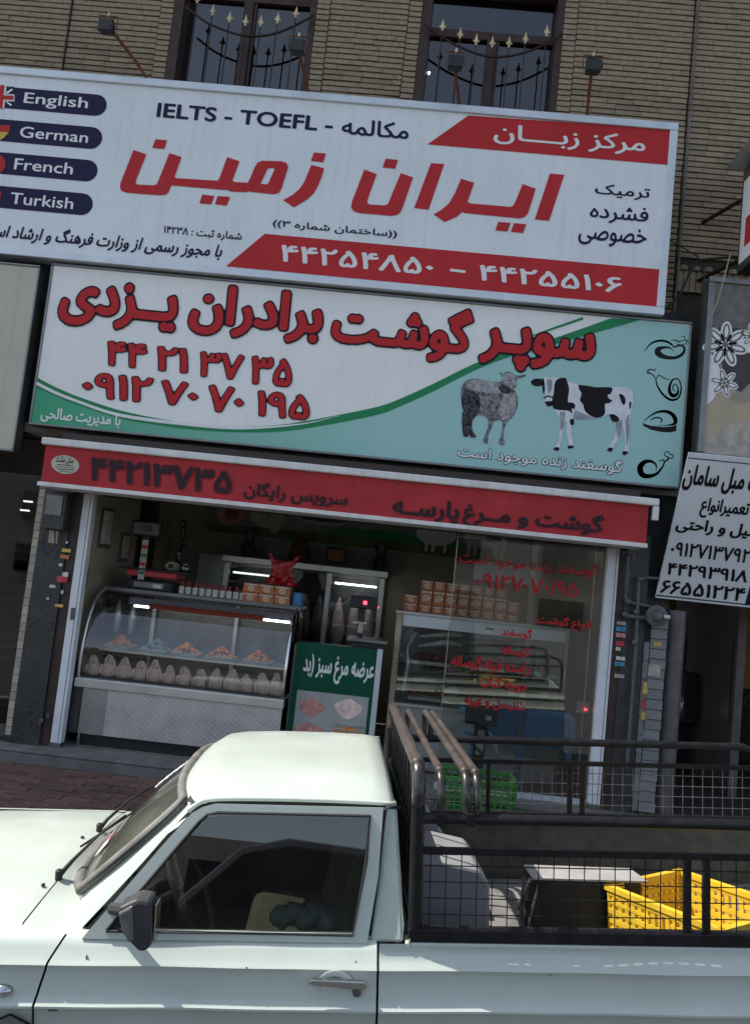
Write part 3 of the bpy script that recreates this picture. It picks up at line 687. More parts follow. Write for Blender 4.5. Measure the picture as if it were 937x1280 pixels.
for k, L, Rr, T, B in (('yazdi', (74.7, 385), (223, 378), (161.5, 355), (150.5, 412)), ('baradaran', (236, 403), (403, 400), (289.4, 357.8), (394, 431.8)),
        ('gusht', (415, 410), (591, 400), (519.7, 381.5), (537, 452)), ('super', (597.4, 457), (742.5, 438), (676, 411.8), (670, 466)),
        ('n44', (135.4, 433), (184, 438), (143, 427), (140.5, 457)), ('n21', (197.5, 439.4), (235, 455.4), (203, 433.5), (206.7, 464)), ('n37', (251, 445.4), (304, 455.4), (258.3, 440), (256.8, 471)),
        ('n35', (315, 455), (365, 468), (323.5, 446), (321, 480)), ('n0912', (104, 484), (191, 480.5), (134.4, 467.5), (134.4, 498.6)), ('n70', (202.5, 483), (247, 498), (210.7, 476), (210.7, 505.6)),
        ('n70', (261.5, 489.5), (304, 505.6), (268.4, 482), (270.9, 514.6)), ('n195', (321.5, 505.6), (386.5, 513), (328.5, 489), (328.5, 520))):
    text(k, p2, L, Rr, T, B, 'letter_red', bs, out=k+'_o', **tt)
text('modir', p2, (51.7, 519.6), (151.5, 525.7), (85.3, 511.5), (97.8, 531.5), 'print_white', bs, .007)
text('gusfand', p2, (572, 564.3), (777, 580.8), (610, 559), (764, 593.5), 'print_white', bs, .007, out='gusfand_o')
sm = lambda q: smoothc(list(q)+[q[0]], 3)
ks = dict(sc=3.023, ox=560, oy=360)
sheep = [(190,317),(205,325),(215,318),(232,318),(245,325),(262,332),(290,328),(292,333),(268,342),(258,350),(255,375),(245,382),(255,395),(262,420),(260,450),(250,475),(235,495),(222,505),(212,530),(207,560),(212,592),(195,592),(190,580),(200,550),(203,505),(185,500),(172,505),(160,535),(150,560),(148,587),(133,585),(133,570),(148,530),(150,500),(145,492),(115,480),(100,490),(90,510),(92,540),(105,562),(85,566),(78,555),(75,562),(57,562),(52,530),(50,495),(55,460),(47,420),(48,385),(58,360),(80,345),(120,345),(150,352),(185,355),(200,352),(203,338)]
shape(p2, [smoothc(sheep+[sheep[0]], 3)], 'sheep_wool', bs, .006, 'printed_sheep', **ks)
shape(p2, [sm([(52,470),(80,478),(112,480),(96,490),(88,510),(91,540),(104,562),(85,565),(78,552),(75,561),(58,561),(53,530)])], 'sheep_dark', bs, .0075, 'printed_sheep', **ks)
shape(p2, [sm([(205,326),(230,322),(246,332),(254,350),(252,376),(240,380),(215,362),(204,350)])], 'sheep_light', bs, .0075, 'printed_sheep', **ks)
shape(p2, [sm([(80,348),(120,346),(180,358),(205,380),(190,400),(120,392),(70,372)])], 'sheep_light', bs, .007, 'printed_sheep', **ks)
shape(p2, [sm([(205,365),(235,382),(228,400),(200,395),(188,375)])], 'sheep_dark', bs, .0077, 'printed_sheep', **ks)
shape(p2, [sm([(60,380),(110,400),(120,450),(100,478),(58,468),(50,420)])], 'sheep_dark', bs, .0072, 'printed_sheep', **ks)
shape(p2, [sm([(215,398),(250,405),(256,440),(240,480),(205,500),(190,470),(200,430)])], 'sheep_light', bs, .0073, 'printed_sheep', **ks)
for q in ([(232,348),(238,347),(239,352),(233,353)], [(243,371),(251,370),(250,376),(244,377)]): shape(p2, [q], 'print_black', bs, .009, 'printed_sheep', **ks)
cow = [(362,335),(385,340),(402,338),(420,345),(450,352),(490,366),(560,376),(620,376),(670,374),(690,388),(698,415),(692,450),(686,500),(681,560),(680,620),(665,632),(655,628),(668,590),(660,530),(650,555),(630,590),(612,620),(598,615),(618,580),(632,540),(625,510),(610,480),(570,492),(520,497),(470,494),(464,540),(470,590),(472,604),(450,608),(455,590),(445,545),(446,505),(436,520),(428,560),(420,600),(412,616),(395,612),(415,580),(418,530),(420,497),(405,470),(390,450),(368,448),(360,430),(370,415),(358,380)]
shape(p2, [smoothc(cow+[cow[0]], 3)], 'cow_white', bs, .006, 'printed_cow', **ks)
for q in ([(312,352),(330,343),(355,347),(358,365),(335,372),(315,365)], [(398,395),(400,365),(412,345),(440,340),(447,352),(455,385),(450,430),(466,433),(478,442),(474,458),(465,456),(466,474),(452,464),(400,458),(391,430)],
          [(489,366),(530,371),(560,376),(616,377),(612,400),(600,405),(607,420),(618,425),(606,436),(590,440),(590,475),(570,490),(540,485),(515,465),(508,440),(496,425),(502,400),(494,385)], [(642,400),(655,403),(666,415),(667,435),(659,442),(650,425)],
          [(606,478),(625,478),(642,492),(640,504),(622,506),(613,495)], [(682,433),(690,430),(687,455),(682,455)], [(362,430),(392,428),(394,443),(374,448)], [(458,497),(473,497),(471,518),(460,515)],
          [(395,612),(412,616),(418,604),(402,602)], [(450,608),(472,604),(468,596),(452,597)], [(598,615),(612,620),(620,606),(605,604)], [(655,628),(665,632),(679,620),(660,617)], [(355,342),(360,345),(364,385),(358,400),(354,370)]):
    shape(p2, [sm(q)], 'print_black', bs, .0075, 'printed_cow', **ks)
for q in ([(480,462),(520,480),(570,490),(520,496),(470,492)], [(420,470),(440,470),(436,515),(424,540)], [(628,505),(655,500),(652,545),(640,565),(634,540)], [(372,348),(388,348),(390,380),(376,400)], [(668,500),(682,480),(680,560),(672,600)]):
    shape(p2, [sm(q)], 'cow_grey', bs, .007, 'printed_cow', **ks)
stroke(p2, [(360, 417), (375, 409), (393, 415)], 5, 'print_black', bs, .008, name='printed_cow', **ks)
ki = dict(sc=6.1, ox=780, oy=400)
stroke(p2, [(150,243),(190,190),(240,163),(300,160),(345,178),(378,207)], [3,12,16,18,15,8], 'print_black', bs, **ki)
stroke(p2, [(372,210),(400,200),(432,195),(455,218),(440,260),(385,288),(315,285),(262,262),(252,232),(285,212),(340,212),(372,238)], [10,12,14,18,22,24,30,46,44,24,12,3], 'print_black', bs, .0034, **ki)
stroke(p2, [(350,157),(385,155),(412,168),(432,160),(458,152),(455,128),(430,126)], [3,9,10,6,6,7,4], 'print_black', bs, .0038, **ki)
stroke(p2, [(398,185),(430,190),(470,180),(470,155),(488,165),(486,185),(504,192)], [6,5,6,7,6,5,3], 'print_black', bs, .0042, **ki)
stroke(p2, [(235,368),(228,385),(205,378),(178,385),(178,405),(200,408),(218,425),(238,448)], [4,8,9,12,12,9,8,8], 'print_black', bs, .0034, **ki)
stroke(p2, [(236,445),(248,500),(285,560),(330,600),(370,611),(412,590),(430,530),(420,470),(395,448),(362,462),(342,510),(345,555),(372,578),(402,560),(405,520),(390,490),(370,500),(368,530),(380,543)], [8,12,16,18,18,14,12,10,10,14,20,26,30,20,10,8,9,9,5], 'print_black', bs, .003, **ki)
stroke(p2, [(242,448),(262,422),(300,445),(345,455)], [7,7,8,3], 'print_black', bs, .0038, **ki)
stroke(p2, [(145,772),(190,735),(250,703),(315,698),(365,722),(388,768),(372,795),(320,803),(250,803)], [6,10,16,24,30,32,20,8,3], 'print_black', bs, .003, **ki)
shape(p2, [[(138,785),(160,795),(200,807),(300,817),(360,812),(397,800),(392,848),(345,858),(280,855),(200,838),(142,808)]], 'print_black', bs, .0034, **ki)
stroke(p2, [(196,768),(225,748),(262,745),(284,765),(272,785)], [6,12,12,12,5], 'print_black', bs, .0034, **ki)
stroke(p2, [(240,1145),(238,1105),(200,1078),(150,1085),(118,1125),(130,1175),(175,1192),(240,1175),(285,1125),(302,1085),(290,1068),(255,1080)], [4,14,22,34,46,44,34,22,14,12,10,3], 'print_black', bs, .003, **ki)
stroke(p2, [(302,1085),(325,1060),(335,1045),(318,1042),(303,1028),(312,1008),(335,1006),(345,1024),(368,1030),(362,1055),(338,1055),(318,1080)], 8, 'print_black', bs, .0036, **ki)

# ------------------------------------------------------------------ red light box over the opening
Y3 = 6.42; p3 = VP(Y3)
aw = thing('shop_sign', 'narrow red light-box sign with black lettering directly above the shop opening', 'sign', (-.5, Y3, 2.2))
xa, xb = -2.965, 1.945
obj('face', MB().box(xa, xb, Y3, Y3+.012, 2.2, 2.505), 'awning_red', aw)
obj('box', MB().box(xa+.01, xb-.01, Y3+.014, Y3+.3, 2.19, 2.51), 'jamb_brown', aw)
obj('rail', MB().box(xa-.02, xb+.01, Y3-.02, Y3+.31, 2.165, 2.2), 'white_rail', aw, bevel=.004)
obj('rail', MB().box(xa-.03, xb+.075, Y3-.035, Y3+.02, 2.505, 2.565), 'white_rail', aw, bevel=.012)
obj('rail_end', MB().box(xb+.03, xb+.078, Y3-.03, Y3+.015, 2.39, 2.503), 'white_rail', aw, bevel=.008)
to = dict(off=.006, outm='shade_red')
text('phone', p3, (114.4, 580.8), (289.4, 608.4), (123, 572.3), (120.4, 600.5), 'print_dark', aw, out='phone_o', **to)
text('service', p3, (305, 613.9), (434, 626.4), (341.6, 604.2), (404, 633.6), 'print_dark', aw, out='service_o', **to)
text('parse', p3, (490.6, 632), (573.3, 641), (554.8, 626), (564.8, 657.5), 'print_dark', aw, out='parse_o', **to)
text('gm', p3, (578.4, 643.5), (754, 653.6), (592.4, 628), (665, 666.5), 'print_dark', aw, out='gm_o', **to)
st = [(82+17.5*math.cos(a), 580.8+11.7*math.sin(a)+1.6*math.cos(a)) for a in [2*math.pi*i/28 for i in range(28)]]
shape(p3, [st], 'beige', aw, .004, 'oval_sticker')
text('san', p3, (71, 574.5), (92.5, 577.5), (90, 571), (75, 580), 'print_dark', aw, .006)
for k, (a, b) in enumerate(((72, 92), (70, 94), (72, 93), (75, 90))):
    stroke(p3, [(a, 580.8+k*2.7), ((a+b)/2, 581.6+k*2.7), (b, 582.6+k*2.7)], .9, 'green_dark' if k % 2 else 'print_dark', aw, .006, name='small_print')
tag(obj('shutter_housing', MB().box(-2.95, 1.95, 6.68, 6.88, 2.2, 2.66), 'jamb_brown'), 'dark roller shutter housing between the red sign and the butcher sign', 'shutter box')

# ------------------------------------------------------------------ neighbours' signs
bg_ = thing('shop_sign', 'blank cream sign board cut off at the left of the butcher sign', 'sign', (-3.9, 6.6, 2.45))
signbox(bg_, -5.6, -3.335, 2.46, 4.05, 6.6, .14, 'beige', 'steel_dark', .02, .01)
Y4 = 6.5; p4 = VP(Y4)
fs_ = thing('shop_sign', 'silver-framed sign printed with white flowers and a woman in profile, right of the butcher sign', 'sign', (3.3, Y4, 2.95))
signbox(fs_, 2.37, 5.0, 2.99, 4.42, Y4, .16, 'flower_grad', 'steel_dark', .05, .02)
obj('top_band', MB().box(2.372, 4.99, Y4-.004, Y4-.001, 4.05, 4.41), 'seal_grey', fs_)  # darker grey band across the top of the face
def flower(cx, cy, r, m1='print_white', m2='seal_grey', n=7):
    for k in range(n):
        a = 2*math.pi*k/n+.3; ca, sa = math.cos(a), math.sin(a)
        for q, (w0, w1, c, mm, of) in enumerate(((.5, .27, .58, m1, .006), (.38, .17, .6, m2, .0075), (.27, .09, .6, m1, .009))):
            L = [(cx+r*((c+w0*math.cos(t))*ca-w1*math.sin(t)*sa), cy+r*((c+w0*math.cos(t))*sa+w1*math.sin(t)*ca)) for t in [2*math.pi*i/16 for i in range(16)]]
            shape(p4, [L], mm, fs_, of, 'printed_petal')
    shape(p4, [[(cx+.12*r*math.cos(t), cy+.12*r*math.sin(t)) for t in [2*math.pi*i/12 for i in range(12)]]], m2, fs_, .0095, 'printed_petal')
shape(p4, [[(895,395),(912,408),(925,412),(945,430),(945,470),(925,490),(905,480),(900,440)]], 'hair_brown', fs_, .003)
shape(p4, [[(880,500),(905,480),(920,487),(912,500),(925,505),(950,500),(950,560),(940,545),(905,545),(890,558),(875,565),(874,530)]], 'skin_print', fs_, .0035)
shape(p4, [[(874,560),(892,545),(905,532),(925,528),(950,525),(950,580),(872,571)]], 'pale_print', fs_, .0045)
shape(p4, [[(886,440),(896,452),(902,478),(890,500),(878,510),(880,470)]], 'print_white', fs_, .004)
shape(p4, [[(918,425),(950,420),(950,445),(930,440)]], 'print_white', fs_, .0042)
flower(905.5, 431, 27); flower(904, 479, 17, n=6); flower(940, 420, 15, n=6)
pl5 = Plane((0, 6.3, 2.94), (0, -1.15, -.55)); us = thing('shop_sign', 'white upholstery sign with black lettering leaning over the doorway at right', 'sign', (3.4, 6.6, 1.8))
def q5(a, b, off): return pl5.pt(a, b, off)
vb = -pl5.uv((818, 747))[1]; x0_ = 2.19; x1_ = 4.6
def board(a0, a1, b0, b1, o0, o1): return MB().add([q5(a0,b0,o0), q5(a1,b0,o0), q5(a1,b1,o0), q5(a0,b1,o0), q5(a0,b0,o1), q5(a1,b0,o1), q5(a1,b1,o1), q5(a0,b1,o1)], [(0,1,2,3),(7,6,5,4),(0,4,5,1),(1,5,6,2),(2,6,7,3),(3,7,4,0)])
obj('board', board(x0_, x1_, -vb, 0, -.02, 0), 'sign_white', us); obj('trim', board(x0_, x1_, -.045, -.038, .001, .003), 'navy', us); obj('trim', board(x0_, x1_, -vb+.02, -vb+.03, .001, .003), 'navy', us)
obj('edge_panel', board(2.93, x1_, -vb+.03, -vb+.28, .001, .003), 'navy', us)
for k, L, Rr, T, B in (('u1', (851, 607), (990, 622), (904.7, 584), (859, 613)), ('u2', (873.4, 639.7), (934, 643), (887.5, 622), (878, 647)), ('u3', (842.8, 661.6), (1000, 679), (865, 648), (890.6, 670)),
        ('u4', (837.5, 686.6), (946, 700), (850, 677.5), (847, 695)), ('u5', (833.4, 710), (933, 724), (837.5, 703), (837.5, 718.5)), ('u6', (825, 735), (930, 744.4), (834.4, 725), (829.7, 741.5))):
    text(k, pl5, L, Rr, T, B, 'print_black', us, .004, shear=0)
bl = thing('blade_sign', 'projecting illuminated sign on brackets cut off at the upper right edge', 'sign', (2.66, 6.4, 4.6))
obj('box', MB().box(2.64, 2.78, 6.05, 6.75, 4.62, 5.55), 'steel_dark', bl); obj('face', MB().box(2.63, 2.638, 6.1, 6.7, 4.68, 5.42), 'print_white', bl)
obj('print', MB().box(2.626, 2.629, 6.15, 6.6, 4.8, 5.05), 'sign_red', bl)
obj('roof', MB().prism([(2.5, 6.0, 5.58), (2.72, 6.0, 5.82), (2.95, 6.0, 5.58)], (0, .8, 0)), 'alu_frame', bl)
for z in (5.3, 4.75): obj('bracket', MB().tube([(2.66, 6.75, z), (2.45, 7.13, z-.06)], .018), 'iron', bl)
# ------------------------------------------------------------------ shop shell
def ST(name, b, m, **k): return struct(name, MB().box(*b), m, **k)
ST('shop_floor', (-2.8, 2.0, 6.905, 9.7, -.028, .002), 'floor_tile')
ST('shop_side_wall', (-2.9, -2.79, 7.0, 9.7, .003, 2.66), 'wall_beige'); ST('shop_side_wall', (1.9, 2.02, 7.2, 9.7, .003, 2.66), 'wall_beige')
ST('shop_back_wall', (-2.9, 2.02, 9.71, 9.8, .003, 2.66), 'wall_beige'); ST('shop_ceiling', (-3.4, 2.5, 6.9, 9.8, 2.67, 2.75), 'ceiling')
ST('upper_wall', (-12, 12, YW+.01, YW+.28, 2.2, 2.64), 'mortar')
# neighbours' rooms
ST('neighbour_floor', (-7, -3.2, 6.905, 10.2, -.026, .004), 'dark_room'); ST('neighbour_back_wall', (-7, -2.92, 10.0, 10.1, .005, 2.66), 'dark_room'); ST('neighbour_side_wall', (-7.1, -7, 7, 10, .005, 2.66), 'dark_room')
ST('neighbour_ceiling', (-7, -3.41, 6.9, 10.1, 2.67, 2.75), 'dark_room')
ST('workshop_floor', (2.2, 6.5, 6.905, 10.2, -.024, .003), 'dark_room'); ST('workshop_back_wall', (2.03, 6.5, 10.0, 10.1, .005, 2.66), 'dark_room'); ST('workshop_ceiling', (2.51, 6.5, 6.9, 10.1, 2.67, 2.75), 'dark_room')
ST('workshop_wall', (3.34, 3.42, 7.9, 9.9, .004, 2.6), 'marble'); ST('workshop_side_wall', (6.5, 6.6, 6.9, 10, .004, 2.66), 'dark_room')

# posts and pillars
def post(x0, x1, label, foot):
    t = thing('door_post', label, 'post', ((x0+x1)/2, 6.9, 0))
    obj('profile', MB().box(x0, x1, 6.86, 6.95, .035, 2.17), 'white_post', t, bevel=.004)
    obj('foot_plate', MB().box(x0-.004, x1+.004, 6.852, 6.955, .003, .034), 'steel_dark', t)
    obj('seam', MB().box(x1-.026, x1-.022, 6.857, 6.8598, .04, 2.16), 'seal_grey', t)
    if foot: obj('latch', MB().box(x0+.03, x0+.06, 6.85, 6.8595, 1.08, 1.18), 'gas_grey', t)
post(-2.775, -2.685, 'white painted metal post at the left of the shop opening', True)
post(1.77, 1.865, 'white painted metal post at the right of the shop window', False)
pl_ = thing('pillar', 'dark stickered stone pillar left of the open shop', 'pillar', (-2.97, 6.95, 0))
obj('shaft', MB().box(-3.11, -2.86, 6.84, 7.13, .002, 2.19), 'granite', pl_); obj('jamb', MB().box(-2.857, -2.78, 6.862, 7.12, .002, 2.164), 'jamb_brown', pl_)
tl_ = mesh('tile', MB().box(0, .05, -.012, .01, 0, .068), 'tile_beige')
for k in range(29):
    o = bpy.data.objects.new('tile', tl_); COL.objects.link(o); o.parent = pl_; o.location = Vector((-3.165, 6.86+rng.uniform(-.003, .003), .06+.073*k))-ORG[pl_.name]
obj('tile_backing', MB().box(-3.17, -3.112, 6.852, 7.12, .002, 2.18), 'mortar', pl_)
def sticker(t, px, py, w, h, m, Y=6.836, rot=0):
    c = P(px, py, Y); d = .003
    obj('sticker', MB().box(c.x-w/2, c.x+w/2, Y-.0015, Y+d, c.z-h/2, c.z+h/2), m, t)
for a in ((83, 688, .08, .03, 'sticker_yellow'), (81, 696, .08, .035, 'carton'), (78, 724, .09, .05, 'sticker_red'), (82, 718, .05, .04, 'label_white'), (74, 757, .07, .025, 'sticker_yellow'), (66, 733, .05, .025, 'label_white'), (67, 671, .08, .11, 'pale_print'),
          (76, 706, .03, .025, 'label_white'), (78, 740, .022, .03, 'label_white'), (60, 748, .02, .02, 'label_white'), (84, 678, .02, .02, 'label_white'), (52, 900, .03, .03, 'gas_grey'), (60, 895, .02, .04, 'gas_grey'), (50, 905, .02, .02, 'gas_grey')): sticker(pl_, *a)
eb = thing('meter_box', 'dark electric meter box hanging on the left pillar below the red sign', 'meter box', (-2.98, 6.8, 1.8))
obj('case', MB().box(-3.06, -2.86, 6.72, 6.835, 1.83, 2.15), 'granite', eb, bevel=.01); obj('cover', MB().box(-3.03, -2.89, 6.71, 6.719, 1.95, 2.12), 'steel_dark', eb)
obj('wire', MB().tube([(-3.02, 6.78, 1.83), (-3.04, 6.77, 1.72), (-2.99, 6.77, 1.6), (-2.93, 6.78, 1.68), (-2.95, 6.78, 1.83)], .006), 'cable', eb)
pr_ = thing('pillar', 'dark stone pillar with small stickers right of the shop window', 'pillar', (1.98, 6.95, 0))
obj('shaft', MB().box(1.935, 2.12, 6.86, 7.13, .002, 2.3), 'granite', pr_); obj('jamb', MB().box(1.87, 1.933, 6.87, 7.12, .002, 2.16), 'jamb_brown', pr_)
for a in ((776, 779, .075, .028, 'pale_print'), (775.5, 786, .085, .04, 'sticker_blue'), (775, 794, .08, .035, 'meat_pink'), (774.5, 804.5, .07, .04, 'sticker_red'), (772, 811, .04, .03, 'label_white'), (775, 823, .075, .03, 'label_white'), (774, 830, .085, .035, 'sticker_blue'), (773.5, 845, .08, .03, 'pale_print')): sticker(pr_, *a, Y=6.855)
ts = thing('pillar', 'pillar faced with a column of pale grey blocks under the gas regulator', 'pillar', (2.22, 6.95, 0))
obj('shaft', MB().box(2.128, 2.318, 6.9, 7.13, .002, 1.62), 'mortar', ts)
tm = mesh('block', MB().box(0, .135, -.015, .02, 0, .078), 'tile_grey'); tm2 = mesh('block', MB().box(0, .045, -.012, .02, 0, .15), 'tile_grey')
for k in range(19):
    o = bpy.data.objects.new('block', tm); COL.objects.link(o); o.parent = ts; o.location = Vector((2.182+rng.uniform(-.004, .004), 6.885+rng.uniform(-.006, .004), .02+.084*k))-ORG[ts.name]
for k in range(9):
    o = bpy.data.objects.new('block', tm2); COL.objects.link(o); o.parent = ts; o.location = Vector((2.132, 6.886, .02+.155*k))-ORG[ts.name]
for a in ((821, 805, .06, .035, 'sticker_yellow'), (817, 838, .1, .1, 'pale_print'), (806, 860, .04, .1, 'sticker_yellow'), (804, 880, .035, .07, 'sticker_red'), (803, 895, .035, .06, 'sticker_yellow'), (812, 850, .08, .03, 'gas_grey')): sticker(ts, *a, Y=6.866)
tag(obj('marble_column', MB().lathe([(.085, .004), (.085, 1.7)], (2.43, 7.02, 0), 20), 'marble', auto=40), 'smooth pinkish marble column beside the dark workshop doorway', 'column')
gp = thing('gas_pipes', 'grey gas pipes with elbows running down beside the regulator', 'pipes', (2.1, 6.8, 1.6))
def pp(L, Y=6.79): return [P(x, y, Y) for x, y in L]
for L in ([(778, 690), (790, 692), (792, 700)], [(785, 695), (781, 748), (785, 753), (812, 758)], [(824, 723), (802, 722), (798, 726), (795, 800), (783, 960)], [(781, 770), (800, 772), (815, 772)]):
    obj('pipe', MB().tube(pp(L), .014 if L[0][0] != 781 else .02), 'gas_grey', gp, auto=60)
for q in ((785, 752), (795, 765), (800, 724), (793, 803), (781, 768)): obj('fitting', MB().blob(P(*q, 6.785), .028, .024, .026), 'gas_grey', gp, smooth=True)
gr_ = thing('gas_regulator', 'round grey gas regulator mounted on pipes above the block pillar', 'regulator', tuple(P(820, 770, 6.74)))
c = P(820, 770, 6.74)
obj('body', MB().lathe([(.02, -.05), (.04, -.045), (.05, -.02), (.088, -.012), (.09, .01), (.07, .03), (.03, .05)], c, 24, 'y'), 'gas_grey', gr_, auto=35)
obj('cap', MB().lathe([(.0, -.062), (.022, -.06), (.024, -.045)], c, 14, 'y'), 'seal_grey', gr_); obj('spout', MB().tube([c+Vector((.05, -.02, 0)), c+Vector((.1, -.025, 0))], .018), 'alu_frame', gr_)

# left neighbour: glazed front, stair inside
ng = thing('shopfront', 'dark glazed shopfront of the neighbour at the left edge', 'shopfront', (-4, 7.05, 0))
obj('pane', MB().box(-6.9, -3.2, 7.04, 7.05, .1, 2.3), 'neighbour_glass', ng); obj('frame', MB().box(-6.9, -3.19, 7.02, 7.08, .003, .1), 'steel_dark', ng); obj('frame', MB().box(-3.235, -3.175, 7.0, 7.1, .101, 2.3), 'steel_dark', ng)
sr = thing('staircase', 'metal staircase behind the dark glass at the left edge', 'staircase', (-4.6, 8.8, 0))
for k in range(11): obj('tread', MB().box(-5.6, -4.02-(.16 if k in (3, 4, 8) else 0)-.03*abs(k-5)*.3, 8.6, 8.85, .42+.13*k, .445+.13*k), 'photo_pale', sr)
lt = thing('tube_lamp', 'two small lit tube lamps inside the dark shop at the left edge', 'lamp', (-4, 8.4, 2.3))
for q in ((36, 627), (32, 638)):
    c = P(*q, 8.0); obj('tube', MB().box(c.x-.045, c.x+.045, 7.98, 8.0, c.z-.008, c.z+.008), 'tube_light', lt)
tag(obj('poster', MB().box(P(0, 675, 7.5).x-.1, P(7, 675, 7.5).x, 7.5, 7.51, P(0, 720, 7.5).z, P(0, 650, 7.5).z), 'sticker_blue'), 'blue poster cut by the left edge inside the dark shop', 'poster')

# right workshop
yb = thing('banner', 'dim yellow banner with red and black lettering inside the workshop at right', 'banner', (3.5, 9.7, 1.4))
pyb = VP(9.7); a = P(830, 745, 9.7); b = P(906, 858, 9.7)
obj('cloth', MB().box(a.x, a.x+1.15, 9.7, 9.71, b.z, a.z+.25), 'yellow_print', yb)
text('u9', pyb, (868, 762), (925, 767), (905, 753), (880, 772), 'sign_red', yb); text('u7', pyb, (850, 788), (925, 793), (900, 772), (880, 794), 'sign_red', yb)
text('u8', pyb, (846, 803), (888, 806), (880, 797), (850, 812), 'print_black', yb); text('w2', pyb, (853, 820), (870, 822), (865, 816), (855, 827), 'print_black', yb); text('anva', pyb, (828, 833), (856, 836), (850, 829), (835, 842), 'print_black', yb)
c = P(828, 878, 9.2); tag(obj('lit_lamp', MB().blob(c, .035, .03, .022), 'lamp_white', smooth=True), 'small round white lamp glowing inside the workshop doorway', 'lamp')
tag(obj('water_heater', MB().lathe([(.09, .003), (.1, .1), (.1, .75), (.07, .82), (.0, .84)], (3.02, 9.2, 0), 16), 'gas_grey', auto=40), 'grey upright cylinder below the lit lamp in the workshop', 'cylinder')
tag(obj('clamp_bar', MB().tube([P(919, 798, 7.85), P(912, 905, 7.85)], [.022, .022]), 'black'), 'black vertical bar hanging on the pale workshop wall', 'bar')
tag(obj('iron_hook', MB().tube([P(937, 870, 7.85), P(931, 872, 7.85), P(930, 880, 7.85), P(937, 884, 7.85)], .008), 'black'), 'black hook on the pale wall at the right edge', 'hook')
mc = thing('stacked_furniture', 'dark pile of furniture frames inside the workshop', 'furniture', (3.0, 8.9, 0))
for k, (x, y, z, w, h) in enumerate(((3.05, 9.0, .0, .3, .5), (3.2, 8.8, .5, .2, .55), (3.15, 9.3, 1.05, .22, .4))): obj('frame_piece', MB().box(x, x+w, y, y+.3, z+.006, z+h), 'black', mc, bevel=.02)

# ------------------------------------------------------------------ display case
dc = thing('display_case', 'stainless refrigerated counter with curved glass and dimpled front, full of chicken', 'display case', (-1.75, 7.0, 0))
CX0, CX1 = -2.66, -.86
prof = [(6.99, .585), (6.975, .66), (6.985, .86), (7.03, 1.05), (7.1, 1.19), (7.21, 1.295), (7.36, 1.35)]
pc = smoothc(prof, 5)
obj('glass', MB().grid(lambda u, v: (CX0+.02+(CX1-CX0-.04)*u, *pc[int(round(v*(len(pc)-1)))]), 1, len(pc)-1), 'case_glass', dc, smooth=True)
obj('front_panel', MB().box(CX0+.28, CX1, 6.99, 7.01, .11, .5), 'embossed_steel', dc); obj('vent_panel', MB().box(CX0+.06, CX0+.278, 6.989, 7.01, .11, .5), 'punched_steel', dc)
obj('end_cover', MB().box(CX0-.06, CX0+.058, 6.985, 7.8, .1, .54), 'granite', dc, bevel=.02)
obj('front_rail', MB().box(CX0-.02, CX1+.01, 6.965, 7.03, .503, .583), 'steel', dc, bevel=.006)
obj('plinth', MB().box(CX0+.05, CX1-.05, 7.05, 7.75, .003, .108), 'black', dc)
for x in (CX0+.06, CX1-.06): obj('foot', MB().lathe([(.02, .003), (.02, .07), (.012, .11)], (x, 7.03, 0), 8), 'steel_dark', dc)
obj('deck', MB().box(CX0, CX1, 7.035, 7.8, .5, .56), 'steel', dc); obj('back_panel', MB().box(CX0, CX1, 7.78, 7.8, .561, 1.33), 'steel_dark', dc)
obj('shelf', MB().box(CX0+.04, CX1-.04, 7.28, 7.7, .80, .812), 'shop_glass', dc); obj('shelf_edge', MB().box(CX0+.04, CX1-.04, 7.272, 7.279, .797, .815), 'steel', dc)
obj('top_plate', MB().box(CX0-.01, CX1+.02, 7.37, 7.82, 1.335, 1.365), 'steel', dc, bevel=.006); obj('top_rail', MB().box(CX0-.01, CX1+.02, 7.34, 7.369, 1.325, 1.375), 'steel_dark', dc, bevel=.005)
obj('lamp_hood', MB().box(CX0+.25, CX1-.03, 7.3, 7.42, 1.235, 1.3), 'alu_frame', dc, bevel=.01); obj('red_strip', MB().box(CX0+.45, CX1-.3, 7.286, 7.298, 1.215, 1.262), 'case_red', dc)
for x in (CX0, CX1-.012):
    obj('end_glass', MB().prism([(x+.003, y, z) for y, z in pc]+[(x+.003, 7.78, 1.33), (x+.003, 7.78, .585)], (.006, 0, 0)), 'case_glass', dc)
    obj('edge_tube', MB().tube([(x+.006, y-.004, z+.004) for y, z in pc], .013), 'chrome' if x > -2 else 'steel', dc, smooth=True)
obj('lamp_tube', MB().tube([(CX0+.3, 7.33, 1.225), (CX1-.06, 7.33, 1.225)], .011), 'tube_light', dc)
for x in (-2.3, -1.5): obj('upright', MB().box(x, x+.035, 7.71, 7.73, .57, 1.33), 'steel', dc)
obj('price_rail', MB().box(CX0+.03, CX1-.03, 7.06, 7.07, .565, .6), 'black_gloss', dc)
